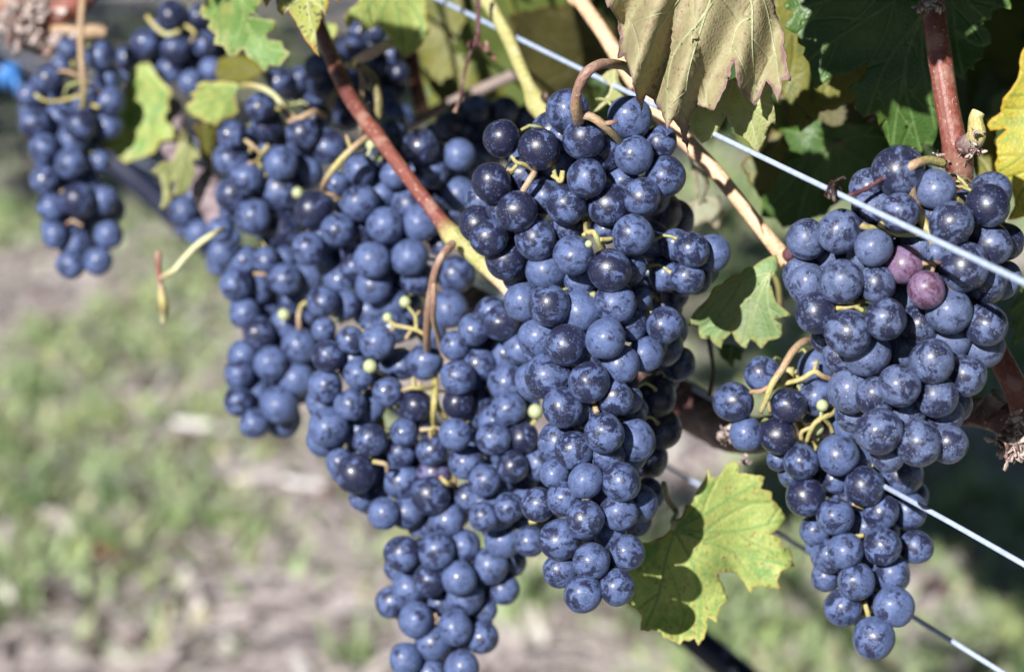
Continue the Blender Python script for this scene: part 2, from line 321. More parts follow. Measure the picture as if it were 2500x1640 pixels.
# every line: crop letter, then x,y,radius[,layer][flag] in that crop; flags: d dark, D darkest, l pale, p pink
CLUSTERS = dict(
 right=dict(d=.770, txt='''G 872,256,116l 1055,343,100l 1220,437,98,1p 1342,575,100p 880,530,115 1070,540,100 696,545,100,1l 690,300,100,2 665,500,95,2l 738,700,110d 920,810,122d 1118,735,108d 1300,765,100,1d 1465,690,122l
  G 1478,215,118d 1675,115,115D 1690,325,108,1d 1545,450,128d 1195,155,102d 1230,635,95,1 805,385,100,2 1665,765,112 1660,530,110,2 1770,310,90,2d 1690,50,105,2 1020,920,115,1l 1225,895,95,1l 1370,965,118 870,930,85,2 1550,1040,105,1 1195,1098,112
  G 1395,1150,115 1065,1155,100,1 930,1120,110,2l 985,1010,90,2 1235,1240,90,2 1430,1245,100,2 1085,1345,125d 1295,1410,122d 1465,1415,95,1 1130,1470,85,2 945,1250,90,2 1475,840,100,2l 1650,880,105,2l 1755,520,90,3 1055,130,110,1d 1190,-73,130,1d
  G 1030,17,95,2 1390,27,100,1l 1385,165,60,2 1300,320,90,2 1395,370,60,1 1000,400,80,3 1500,1200,80,3 785,840,65,3 1150,960,80,3 1560,120,80,3 1130,450,70,3'''),
 low=dict(d=.865, txt='''J 292,92,105d 590,112,95D 450,-58,92,1 745,-98,90,2l 755,65,95,1 700,110,85,2d 360,268,85,1l 535,275,98D 660,420,95 860,380,108 920,225,100,1 685,605,105D 1005,550,105d 1205,490,105,2 845,715,100 1095,690,90,1
  J 1240,680,90,2 735,790,75,2 1100,875,100 1285,880,85,1 900,900,95 810,930,88,1 1155,1030,90,1 960,1070,100 795,1040,75,1 890,1210,95,1 1165,1205,108l 1055,1375,112l 540,400,60,2 840,510,70,3 750,880,60,3 1010,770,80,3 1060,960,80,3
  J 1255,600,85,3 900,640,80,3 990,1180,70,3'''),
 centre=dict(d=.840, txt='''C 367,755,97D 570,812,110D 813,757,107d 725,605,108,1 1065,640,110,1l 1090,845,103l 1225,780,87,1d 1258,962,107 830,972,105d 313,995,105D 450,1153,108D 720,1115,107d 945,1112,108,1d 1130,1072,98 600,1065,90,2 235,1220,92,1D
  C 297,1295,100D 553,1305,102,1d 1080,1280,108 760,1390,106l 958,1470,113D 390,1410,105,1d 610,1470,100,1l 720,1240,80,2d 930,1250,70,2 1060,1460,85,1 1185,1490,98,5 800,1525,80,2l 470,1500,90,2 1240,1150,100,5d 1310,1190,95,5d 1030,980,75,2
  C 480,950,85,2d 930,830,90,2d 700,745,70,2 255,1090,80,2 1402,1360,92d 1515,1375,92,1l 1380,1510,85,1d 1250,1260,80,5d 1430,1520,75,2d 1260,1400,90,5d
  F 485,640,95,1l 625,660,110 800,690,110l 985,650,105,1 720,875,112d 935,838,108l 570,830,100,1l 1065,765,85,1 625,1040,118,1 842,1078,110 1015,975,102l 1150,925,88,1l 700,1215,107 985,1165,90,1 1045,1170,80,2 1180,780,80,5
  F 1280,790,95,5 1250,660,95,5 1330,975,85,5 1200,1160,105,5d 1230,1330,105,5D 1160,1490,105,5D 1310,600,70,5 1200,950,85,5 540,1070,90,2l 1060,1270,80,3 1250,1060,80,5d 1280,910,70,5
  I 1550,262,105 1560,380,90,1 1640,525,105 1450,520,92l 1385,355,95,1 1300,310,100,2l 1445,730,103 1630,690,98 1710,730,90,5 1310,840,110 1330,620,85,1 1790,590,80,5 1480,960,97 1675,910,88,1 1435,1135,100 1620,1100,95 1310,1010,85,1
  I 1190,650,85,1 1280,480,75,1l 1560,620,80,3 1580,800,80,3 1540,1010,70,3'''),
 inner=dict(d=.915, txt='''I 1030,130,90 950,290,92 1105,285,85d 1050,445,85d 900,520,80,1 1030,665,80d 970,700,85,1l 895,715,80 1000,840,90,1 985,510,85,1l 1190,430,85,1 1110,545,70,1l 1145,850,82
  F 365,755,95d 215,790,85l 470,890,90 390,930,80,1 280,910,90,1 400,1075,105 130,1050,92 130,1190,82D 115,1360,85l 115,880,75,1 310,700,80,1d 225,1220,100,2d 255,1130,80,2 480,1000,70,2 330,1290,80,2 480,1200,80,3
  I 1190,560,70,2 880,640,60,2 1090,740,70,2 800,420,80,3 1000,590,70,3'''),
 lower=dict(d=.945, txt='''E 1245,965,95 985,860,92 885,1035,80 1120,985,75,1 1040,1130,80l 1195,1205,85D 1130,1350,75 1110,1455,85d 1280,1450,82 950,1390,85d 840,1200,80,1 950,1220,70,1 700,1100,85,1 715,935,85d 840,850,75 690,790,60,1 700,1190,95,1 720,1320,100,1l
  I 20,300,85,1l 200,480,105d 110,420,70,1l 605,600,102d 450,520,95,1 810,610,82d 625,480,85,1p 350,700,78,1l 480,690,80,2 700,730,85,1 580,750,90,2 450,915,95d 640,900,98 785,870,90 930,985,92,1l 1040,960,75,2d 760,1050,92l 600,1060,85,1d
  I 490,1100,90,1 395,1180,80,1 525,1275,95l 740,1320,92l 790,1150,95,1 1000,1110,75,2 900,1220,60,2 880,1370,85,1 620,1400,95,1l 470,1490,90l 775,1530,90l 600,1570,85,1l 420,1000,60,2 660,1190,60,2 890,1090,90,2d 860,120,100,2d
  I 225,250,90,1 230,610,60,3 380,600,70,3 560,430,70,2d 420,420,70,2 700,620,70,3 540,980,80,3 860,1290,70,3 560,180,70,2 640,1640,90,1 500,1640,85,2'''),
 middle=dict(d=.975, txt='''E 640,140,100d 890,100,100 1030,225,97l 1220,210,95l 770,250,90 610,350,90 955,415,98 1160,400,97l 965,550,92,1l 780,520,80,2 690,640,85 800,650,90 880,270,70,2d 1065,640,80,1 1330,330,55,1d 1410,490,95,1 1370,680,95,1l 1200,510,80,2
  E 940,690,80,2 740,440,80,2d 860,450,70,2d
  B 890,925,82 765,1000,60,1 1000,1060,75,1l 1080,950,75,1l 1220,800,90,1d 1430,845,80,1l 1160,1110,90,2 1280,930,85,1d 1430,1060,80,2l 1400,1140,70,3d 1350,960,70,2d 1290,1080,80,2d 1040,820,70,3d 1060,720,70,3d 900,1020,70,3
  E 1070,780,80,2 960,790,60,3 1150,760,75,2 1280,800,70,3'''),
 left=dict(d=1.035, txt='''B 345,585,78d 385,685,90D 195,735,80d 580,728,88d 715,800,95d 460,890,92 190,870,85,1 275,970,90 600,940,85,1l 460,1040,110 310,1180,95 455,1240,115d 200,1060,90,1d
  E 210,140,75,1 375,410,70 265,410,70,1 480,400,55,2 480,515,88 590,510,95l 215,545,88 330,570,85 520,620,70,2 260,700,75,1 340,810,88d 370,690,80,1 560,880,95 250,930,75,1 405,975,90 545,1060,90,1l 235,1030,80 320,1120,75,1 230,1180,80d
  E 450,1200,100 470,1280,90,1l 315,1300,80 490,760,80,1 440,800,70,2 440,1060,70,2 600,760,70,2 620,960,70,3d 130,250,60,3 540,290,70,2 430,610,70,3 370,1230,70,3
  B 330,760,70,3 480,800,70,3 650,640,70,2d 300,860,60,2d 400,810,60,2d 560,830,60,2d'''),
 upper=dict(d=1.10, txt='''B 455,445,75d 660,370,75d 680,460,75,1d 825,630,78d 960,250,60,1d 850,260,70,1d 1060,300,60,1d 1100,400,60d 970,170,60d 1020,550,70,1 560,430,60,2d 880,520,65d 700,545,70,1 1110,640,75l 760,330,70,2d 590,520,60,2d 1080,490,60,2d 940,380,70,2d
  B 860,350,60,2d 640,560,60,3 1000,620,60,2d 900,170,60,2d 790,560,60,2d 1000,330,50,3d'''),
 shaded=dict(d=1.06, txt='''C 230,590,75d 385,600,75d 510,650,80d 80,680,75d 300,670,70,1d 150,690,65,1d 450,720,70,1d 240,850,75d 15,740,70,1d 430,830,60,2d 230,730,70,2d 130,620,60,2d 60,800,70,2d 160,920,80,1 150,1060,70,1 60,940,70,2d 20,860,70,2d'''),
 small=dict(d=1.16, txt='''A 1000,1150,75 1060,1060,70,1 1105,1170,72,1l 1090,1270,75l 1210,1370,80 1190,1440,60,1 1150,1320,60,2 1020,1240,55,2 1170,1090,60,2 1250,1300,60,3'''),
 far=dict(d=1.13, txt='''A 265,430,75d 550,310,80d 590,430,75 600,555,80 595,685,75l 370,270,55,1 160,520,60,2 190,670,85d 320,640,75,1 440,680,85d 400,760,85l 240,810,80 390,890,85 545,880,55,1 245,980,80 480,1000,70,1d 280,1130,75l 425,1090,90d 565,1090,80 600,1140,70,2d
  A 300,1280,70l 410,1330,90 590,1280,75l 385,1440,75 535,1420,75l 330,360,50,1 490,510,50,2 500,800,60,2d 320,920,60,2 350,1010,60,2 330,1200,60,3 500,1180,60,3 470,1230,50,3 330,530,60,2 450,590,60,2 150,600,50,2'''),
 behind=dict(d=1.15, txt='''A 935,85,80d 1085,90,60,1d 795,235,80d 955,270,78d 1115,240,70d 690,320,60,1 930,380,75d 1040,450,70 1150,380,65l 1100,150,60,1 1020,180,55,2d 870,330,60,2 1040,350,60,2d 700,390,50,2 860,160,50,2 1180,300,60,2d'''),
)
LABELS = dict(
 right='sharp cluster with two pinkish berries under the upper wire',
 low='loose cluster under the pinkish-berried one, its tip one pale berry',
 centre='long middle cluster hanging from an arched brown stalk over the upper wire',
 inner='cluster squeezed between the long middle cluster and the one hanging lowest',
 lower='cluster hanging lowest, cut by the bottom picture edge',
 middle='wide cluster crossed by the red-brown cane',
 left='tall blurred cluster left of the red-brown cane, its bottom over the grass',
 upper='cluster behind the red-brown cane just below the shaded yellow-green top leaf',
 shaded='dark shaded cluster behind the fork of the red-brown and yellow-green canes',
 small='small blurred cluster beside the grey dead wood and the pale tendril',
 far='blurred narrow cluster hanging alone over the grass at the far left',
 behind='small blurred cluster left of the ragged green leaf near the top')
import re
PLACED = []          # (x, y, r, depth) of every berry so far, in picture pixels and metres
def pack(x, y, r, t):
    """the nearest depth beyond t at which a berry seen at (x, y) rests on those already there"""
    near = [b for b in PLACED if abs(b[0] - x) < b[2] + r + 6 and abs(b[1] - y) < b[2] + r + 6]
    for _ in range(160):
        p = P(x, y, t); R0 = r * t / FPX; hit = False
        for b in near:
            if (p - b[4]).length < (R0 + b[2] * b[3] / FPX) * .86: hit = True; break
        if not hit: return t
        t += .0006
    return t
BERRIES = {}; ALLL = []
for cn, cd in CLUSTERS.items():
    L = []
    for line in cd['txt'].strip().split('\n'):
        tk = line.split(); cr = tk[0]
        for q in tk[1:]:
            m = re.match(r'(-?\d+),(-?\d+),(\d+)(?:,(\d))?([dDlp]?)$', q)
            x, y = nat(cr, float(m[1]), float(m[2])); ly = int(m[4] or 0); L.append([x, y, float(m[3]) / S * ((1.06, 1.12, 1.16, 1.18, 1.18, 1.12) if cd['d'] < .9 else (1.06, 1.13, 1.18, 1.2, 1.2, 1.12))[ly], ly, m[5]])
    ys = sorted(b[1] for b in L); cd['list'] = L
    def axis(y, L=L):
        w = [math.exp(-((b[1] - y) / 95.0) ** 2) for b in L]; sw = sum(w)
        mx = sum(a * b[0] for a, b in zip(w, L)) / sw
        hw = math.sqrt(sum(a * (b[0] - mx) ** 2 for a, b in zip(w, L)) / sw) * 1.7 + 22
        return mx, hw
    cd['axis'] = axis
    out = []
    for b in sorted(L, key=lambda b: b[3] % 5 if b[3] != 5 else 4):
        mx, hw = axis(b[1]); u = min(1.0, abs(b[0] - mx) / hw)
        prof = .75 * hw * (1 - math.sqrt(max(0, 1 - (u * .96) ** 2))) * cd['d'] / FPX
        t = cd['d'] + prof + (.050 if b[3] == 5 else b[3] * .004)
        t = pack(b[0], b[1], b[2], t)
        PLACED.append((b[0], b[1], b[2], t, P(b[0], b[1], t)))
        out.append((b[0], b[1], b[2], t, b[4]))
    ALLL += [o[:3] for o in out]
    # berries behind the first ones, where they close the gaps
    rr = random.Random(len(cn) * 31 + 5); n0 = len(out)
    for _ in range(int(n0 * 5)):
        s = out[rr.randrange(n0)]; s2 = out[rr.randrange(n0)]
        if math.hypot(s[0] - s2[0], s[1] - s2[1]) > 4.2 * s[2]: continue
        x = (s[0] + s2[0]) / 2 + rr.uniform(-12, 12); y = (s[1] + s2[1]) / 2 + rr.uniform(-12, 12); r = s[2] * rr.uniform(.95, 1.06)
        # stays inside the outline of the berries in front
        ok = 0
        for j in range(10):
            a = j * .6283; qx, qy = x + r * math.cos(a), y + r * math.sin(a)
            ok += any((qx - o[0]) ** 2 + (qy - o[1]) ** 2 < o[2] ** 2 for o in ALLL if abs(o[0] - x) < 90)
        if ok < 9: continue
        t = pack(x, y, r, cd['d'] + .012)
        if t > cd['d'] + .048: continue
        PLACED.append((x, y, r, t, P(x, y, t))); out.append((x, y, r, t, ''))
    BERRIES[cn] = out
BLOOM = {'d': .42, 'D': .27, 'l': .74, 'p': .62, '': .55}
SHOT = dict(                      # little green berries that never ripened: crop, x, y, radius, depth offset
 lower=[('E', 945, 990, 40, -.008), ('E', 1135, 640, 33, .0), ('E', 1040, 725, 28, .0)], left=[('E', 475, 710, 35, -.004), ('E', 845, 405, 30, -.004), ('B', 550, 1050, 32, -.004)],
 inner=[('E', 1845, 1235, 42, .0)], low=[('J', 775, 110, 34, -.004), ('J', 745, 235, 40, .004)], centre=[('C', 842, 1328, 22, -.010)], middle=[('B', 950, 790, 30, -.002), ('B', 990, 860, 26, -.002)])
# stalks one sees inside the clusters: crop, rows (x, y, depth offset, radius mm, colour)
RACHIS = dict(
 right=[('D', [(1435, 890, .008, 2.0, 'yel'), (1350, 872, .002, 1.9, 'yel'), (1285, 890, -.002, 2.0, 'ped'), (1240, 915, -.002, 2.2, 'ped'), (1170, 940, .0, 1.5, 'ped')], 0),
        ('D', [(1268, 905, -.001, 2.2, 'ped'), (1258, 1000, .0, 2.0, 'ped'), (1275, 1100, .005, 2.0, 'ped'), (1320, 1200, .006, 2.0, 'yel'), (1370, 1300, .007, 1.9, 'yel'), (1410, 1400, .010, 1.6, 'ped'), (1440, 1520, .018, 1.4, 'ped')], 0),
        ('D', [(1330, 1270, .006, 1.3, 'yel'), (1200, 1275, .005, 1.3, 'grn'), (1100, 1250, .003, 1.2, 'yel'), (1010, 1235, .0, 1.4, 'yel'), (990, 1225, .0, 1.7, 'brown')], 0),
        ('D', [(1110, 1250, .003, 1.2, 'yel'), (1095, 1220, .0, 1.5, 'yel')], 0),
        ('G', [(1450, 430, .006, .9, 'brown'), (1380, 425, .0, 1.0, 'brown'), (1320, 430, .0, 1.2, 'ped')], 0), ('G', [(1385, 430, .0, .9, 'brown'), (1370, 480, .0, .8, 'ped'), (1335, 490, .004, .8, 'ped')], 0),
        ('G', [(1430, 520, .006, 1.0, 'brown'), (1490, 570, .004, 1.1, 'ped')], 0),
        ('G', [(1010, 620, .010, 1.1, 'grn'), (950, 660, .006, 1.1, 'yel'), (850, 675, .006, 1.0, 'yel')], 0), ('G', [(950, 660, .006, 1.0, 'yel'), (1000, 690, .006, .9, 'grn')], 0),
        ('D', [(1440, 1040, .006, 1.4, 'yel'), (1490, 1070, .004, 1.3, 'yel'), (1540, 1110, .008, 1.2, 'yel')], 0)],
 low=[('G', [(790, 820, .020, 2.6, 'ped'), (830, 980, .012, 2.6, 'tan2'), (855, 1120, .010, 2.3, 'tan2'), (880, 1230, .010, 2.0, 'tan2'), (850, 1380, .014, 1.8, 'yel'), (900, 1560, .018, 1.8, 'yel')], 0),
      ('G', [(750, 855, .016, 1.9, 'tan2'), (680, 855, .002, 1.9, 'tan2'), (615, 910, -.004, 1.8, 'tan2'), (560, 1000, -.006, 1.7, 'ped'), (500, 1090, -.006, 1.6, 'yel'), (470, 1170, -.004, 1.4, 'yel'), (440, 1240, .0, 1.0, 'yel')], 0),
      ('G', [(500, 1095, -.006, 1.3, 'ped'), (440, 1125, -.004, 1.2, 'ped'), (385, 1128, .0, 1.2, 'ped')], 0), ('G', [(475, 1140, -.005, 1.0, 'yel'), (490, 1240, -.001, .9, 'yel')], 0),
      ('G', [(850, 1070, .004, 1.4, 'ped'), (780, 1045, -.002, 1.3, 'ped'), (730, 1020, -.003, 1.3, 'yel'), (660, 1060, -.002, 1.2, 'yel'), (560, 1085, .0, 1.1, 'yel'), (500, 1095, -.004, 1.0, 'yel')], 0), ('G', [(730, 1020, -.003, 1.0, 'yel'), (745, 960, .0, .9, 'yel')], 0),
      ('G', [(890, 1205, .006, 1.5, 'yel'), (820, 1250, .0, 1.4, 'yel'), (765, 1275, -.002, 1.3, 'yel'), (720, 1320, -.002, 1.2, 'yel'), (690, 1400, .002, 1.0, 'yel')], 0), ('G', [(765, 1275, -.002, .9, 'grn'), (775, 1210, -.003, .8, 'grn')], 0), ('G', [(775, 1270, -.002, 1.0, 'yel'), (815, 1310, .002, .9, 'yel'), (830, 1350, .004, .9, 'yel')], 0),
      ('G', [(720, 1320, -.002, .9, 'grn'), (665, 1345, .0, 1.0, 'yel'), (660, 1385, .002, 1.1, 'yel')], 0),
      ('J', [(1040, 440, .010, 1.3, 'yel'), (1065, 390, .010, 1.5, 'yel')], 0), ('J', [(940, 640, .006, 1.2, 'ped'), (1000, 665, .005, 1.1, 'yel')], 0), ('J', [(950, 825, .006, 1.2, 'yel'), (1000, 815, .006, 1.0, 'yel')], 0), ('J', [(1005, 1180, .006, 1.1, 'yel'), (1020, 1230, .005, 1.2, 'yel'), (1030, 1280, .006, 1.2, 'tan')], 0)],
 centre=[('C', [(1085, 400, .012, 2.2, 'oliv'), (1040, 362, .000, 2.2, 'oliv'), (960, 348, -.016, 2.2, 'ped'), (900, 352, -.022, 2.3, 'brown'), (830, 395, -.025, 2.4, 'brown'), (785, 480, -.022, 2.4, 'brown'), (772, 580, -.016, 2.5, 'ped'), (785, 650, -.008, 2.6, 'tan2'), (800, 720, .010, 2.4, 'tan2'), (830, 900, .022, 2.2, 'yel')], 0),
         ('C', [(800, 625, -.010, 2.2, 'grey'), (860, 640, -.012, 2.0, 'ped'), (930, 690, -.010, 2.0, 'tan2'), (1010, 770, .0, 1.6, 'yel'), (1030, 830, .012, 1.4, 'yel')], 0), ('C', [(920, 675, -.011, 1.0, 'brown'), (960, 668, -.012, 1.1, 'brown'), (1000, 662, -.012, .6, 'purp')], 0),
         ('C', [(420, 850, .0, .8, 'yel'), (450, 885, -.001, .9, 'yel'), (490, 895, .0, 1.0, 'yel'), (545, 930, .004, 1.4, 'tan'), (520, 980, .002, 1.5, 'tan'), (480, 1045, .004, 1.4, 'tan')], 0), ('C', [(455, 890, .0, .8, 'yel'), (425, 925, .0, .9, 'yel'), (395, 920, .0, 1.0, 'ped')], 0),
         ('C', [(650, 900, .005, 1.0, 'yel'), (660, 960, .004, 1.0, 'grn'), (690, 985, .003, 1.4, 'yel'), (700, 930, .003, 1.2, 'yel')], 0), ('C', [(690, 985, .003, 1.1, 'yel'), (640, 955, .004, .9, 'yel')], 0),
         ('C', [(825, 1190, .014, 1.2, 'oliv'), (830, 1260, .0, 1.2, 'yel'), (870, 1265, -.002, 1.3, 'yel'), (890, 1310, -.002, 1.3, 'grn'), (915, 1355, .002, 1.4, 'yel')], 0), ('C', [(835, 1260, .0, 1.0, 'yel'), (810, 1285, .0, 1.1, 'yel')], 0), ('C', [(900, 1305, -.002, 1.1, 'yel'), (970, 1300, .0, 1.0, 'yel')], 0),
         ('F', [(870, 1190, .006, 1.3, 'yel'), (885, 1240, .002, 1.4, 'tan')], 0), ('F', [(860, 590, .008, 1.4, 'grn'), (880, 640, .010, 1.4, 'grn')], 0), ('C', [(930, 985, .010, 1.0, 'tan2'), (1000, 1000, .010, 1.0, 'tan2')], 0)],
 lower=[('E', [(1395, 320, -.040, 2.0, 'brown'), (1340, 380, -.044, 1.9, 'brown'), (1300, 470, -.042, 1.9, 'brown'), (1280, 570, -.036, 2.0, 'brown'), (1262, 700, -.028, 2.2, 'brown'), (1255, 860, -.010, 2.0, 'ped'), (1270, 960, .018, 2.0, 'ped'), (1300, 1080, .004, 1.9, 'yel'), (1295, 1180, -.004, 1.7, 'yel'), (1290, 1290, .002, 1.4, 'yel'), (1310, 1430, .022, 1.5, 'ped')], 0),
        ('E', [(1290, 540, -.040, 1.3, 'ped'), (1290, 640, -.040, 1.4, 'brown'), (1290, 740, -.032, 1.4, 'tan2'), (1315, 830, -.020, 1.4, 'tan2'), (1330, 890, -.012, 1.3, 'tan2'), (1360, 945, -.010, 1.2, 'ped'), (1450, 960, -.012, 1.2, 'tan2'), (1540, 990, -.012, 1.3, 'tan2'), (1600, 1045, -.004, 1.2, 'tan')], 0),
        ('E', [(1300, 1090, .004, 1.4, 'yel'), (1310, 1200, .0, 1.3, 'yel'), (1360, 1270, .004, 1.4, 'yel')], 0),
        ('E', [(1260, 830, -.012, 1.1, 'ped'), (1190, 790, -.006, 1.1, 'yel'), (1080, 765, -.002, 1.0, 'yel'), (1040, 730, .0, .8, 'yel')], 0), ('E', [(1195, 790, -.006, 1.0, 'yel'), (1190, 720, -.004, .9, 'yel'), (1150, 665, .0, .8, 'grn')], 0), ('E', [(1085, 765, -.002, .9, 'yel'), (1055, 800, .0, 1.0, 'ped')], 0), ('E', [(1170, 790, -.004, .9, 'yel'), (1140, 840, -.002, 1.0, 'tan')], 0), ('E', [(1190, 720, -.004, .8, 'yel'), (1215, 690, -.002, .9, 'ped')], 0),
        ('E', [(1030, 1040, .002, 1.1, 'yel'), (975, 1010, -.006, 1.0, 'yel')], 0),
        ('E', [(1290, 1100, .0, 1.1, 'yel'), (1220, 1110, -.006, 1.1, 'yel'), (1170, 1105, -.007, 1.1, 'yel'), (1120, 1120, -.004, 1.0, 'ped')], 0), ('E', [(1180, 1105, -.007, .9, 'yel'), (1180, 1050, -.006, .9, 'yel')], 0), ('E', [(1210, 1110, -.006, .9, 'yel'), (1215, 1070, -.006, 1.0, 'tan')], 0),
        ('E', [(1290, 1330, -.002, 1.1, 'yel'), (1215, 1335, -.002, 1.2, 'tan')], 0), ('E', [(1270, 1330, -.002, 1.0, 'yel'), (1275, 1380, .0, 1.1, 'tan')], 0), ('E', [(1280, 1320, -.002, 1.0, 'yel'), (1330, 1330, .0, 1.0, 'tan')], 0),
        ('I', [(720, 540, .0, 1.3, 'yel'), (690, 530, -.004, 1.2, 'yel'), (660, 500, -.002, 1.2, 'ped')], 0), ('I', [(725, 380, .012, 1.4, 'oliv'), (735, 480, .010, 1.5, 'oliv'), (735, 560, .006, 1.3, 'tan2')], 0), ('I', [(290, 415, -.004, 1.2, 'yel'), (360, 430, -.004, 1.2, 'tan'), (370, 470, .0, 1.2, 'tan')], 0), ('I', [(625, 1240, .004, 1.6, 'ped'), (630, 1300, .004, 1.6, 'tan2')], 0)],
 inner=[('E', [(1850, 1280, .002, 1.0, 'yel'), (1820, 1310, .004, 1.2, 'yel')], 0), ('I', [(1180, 740, .0, 1.2, 'yel'), (1140, 745, .0, 1.2, 'yel')], 0)],
 middle=[('B', [(945, 735, -.014, 1.6, 'tan2'), (870, 790, -.018, 1.6, 'tan2'), (800, 855, -.018, 1.7, 'yel'), (745, 920, -.016, 1.7, 'yel'), (705, 980, -.010, 1.7, 'ped'), (690, 1030, -.002, 1.5, 'ped'), (740, 1060, .0, 1.3, 'ped'), (785, 1090, .004, 1.2, 'ped')], 0), ('B', [(840, 810, -.018, 1.2, 'yel'), (815, 740, -.012, 1.0, 'tan')], 0),
         ('B', [(930, 850, -.004, .9, 'grn'), (950, 800, -.004, .8, 'pale')], 0), ('B', [(885, 360, -.006, 1.6, 'tan2'), (905, 450, -.01, 1.6, 'tan2'), (895, 560, -.010, 1.7, 'tan2'), (900, 690, -.010, 1.7, 'tan'), (910, 760, .010, 1.6, 'tan')], 0)],
 left=[('B', [(700, 640, .010, 2.2, 'tan2'), (640, 610, .0, 1.8, 'ped'), (570, 640, -.002, 1.6, 'tan2'), (500, 665, .002, 1.4, 'ped')], 0), ('B', [(330, 880, .004, 1.2, 'yel'), (360, 830, -.004, 1.2, 'yel'), (390, 790, -.004, 1.2, 'yel')], 0), ('B', [(355, 840, -.004, 1.1, 'yel'), (300, 790, -.006, 1.3, 'tan'), (265, 765, -.004, 1.2, 'yel')], 0), ('B', [(340, 880, .0, 1.1, 'yel'), (285, 890, -.004, 1.2, 'ped')], 0), ('B', [(300, 790, -.006, 1.0, 'tan'), (290, 830, -.004, 1.0, 'yel')], 0), ('B', [(345, 890, -.002, 1.2, 'yel'), (350, 930, .0, 1.1, 'grn')], 0),
       ('E', [(560, 800, .0, 1.5, 'brown'), (555, 720, -.002, 1.3, 'tan2'), (570, 660, .0, 1.2, 'yel'), (600, 640, .0, 1.3, 'yel')], 0), ('E', [(310, 485, .0, 1.0, 'ped'), (380, 490, .0, 1.0, 'ped')], 0), ('B', [(610, 1290, .0, 1.0, 'yel'), (618, 1240, .0, 1.0, 'yel')], 0)],
 upper=[('B', [(800, 470, -.02, 2.6, 'tan2'), (745, 520, -.03, 2.8, 'tan2'), (715, 600, -.03, 3.2, 'tan2'), (705, 680, -.02, 3.0, 'grey')], 0), ('B', [(720, 600, -.03, 1.6, 'tan2'), (640, 590, -.02, 1.3, 'pale'), (560, 555, -.014, 1.2, 'pale')], 0)],
 far=[('A', [(455, -40, -.004, 2.8, 'tan2'), (440, 120, -.01, 2.8, 'tan2'), (440, 280, -.012, 2.6, 'tan2'), (450, 420, -.012, 2.6, 'tan2'), (455, 560, -.004, 2.4, 'yel'), (420, 750, .03, 2.0, 'yel'), (430, 1200, .03, 1.6, 'yel')], 0), ('A', [(440, 520, -.006, 1.6, 'yel'), (330, 550, -.006, 1.5, 'yel'), (250, 550, -.008, 1.5, 'yel'), (190, 515, -.01, 1.8, 'pale')], 0), ('A', [(460, 470, -.006, 1.4, 'yel'), (510, 480, -.004, 1.3, 'tan'), (555, 505, .0, 1.2, 'ped')], 0),
      ('A', [(430, 420, -.01, 1.5, 'ped'), (370, 390, -.01, 1.5, 'ped'), (320, 390, -.004, 1.4, 'ped')], 0), ('A', [(470, 560, .0, 1.4, 'yel'), (540, 585, -.004, 1.8, 'yel')], 0), ('A', [(430, 450, -.008, 1.4, 'grn'), (370, 470, -.006, 1.4, 'grn'), (350, 530, .0, 1.2, 'grn')], 0), ('A', [(380, 1020, .0, 1.6, 'pale'), (330, 1050, -.002, 1.5, 'ped')], 0), ('A', [(450, 1230, .0, 1.3, 'brown'), (390, 1200, .0, 1.3, 'tan')], 0), ('A', [(360, 1220, .0, 1.2, 'brown'), (400, 1195, .0, 1.1, 'tan')], 0)],
 behind=[('A', [(800, 90, -.004, 2.2, 'yel'), (850, 150, -.006, 2.2, 'yel'), (910, 190, -.006, 2.2, 'pale'), (980, 170, -.004, 2.0, 'yel')], 0), ('A', [(1010, 140, -.004, 1.8, 'yel'), (1060, 180, -.006, 1.6, 'yel'), (1040, 230, .0, 1.6, 'tan')], 0)],
)
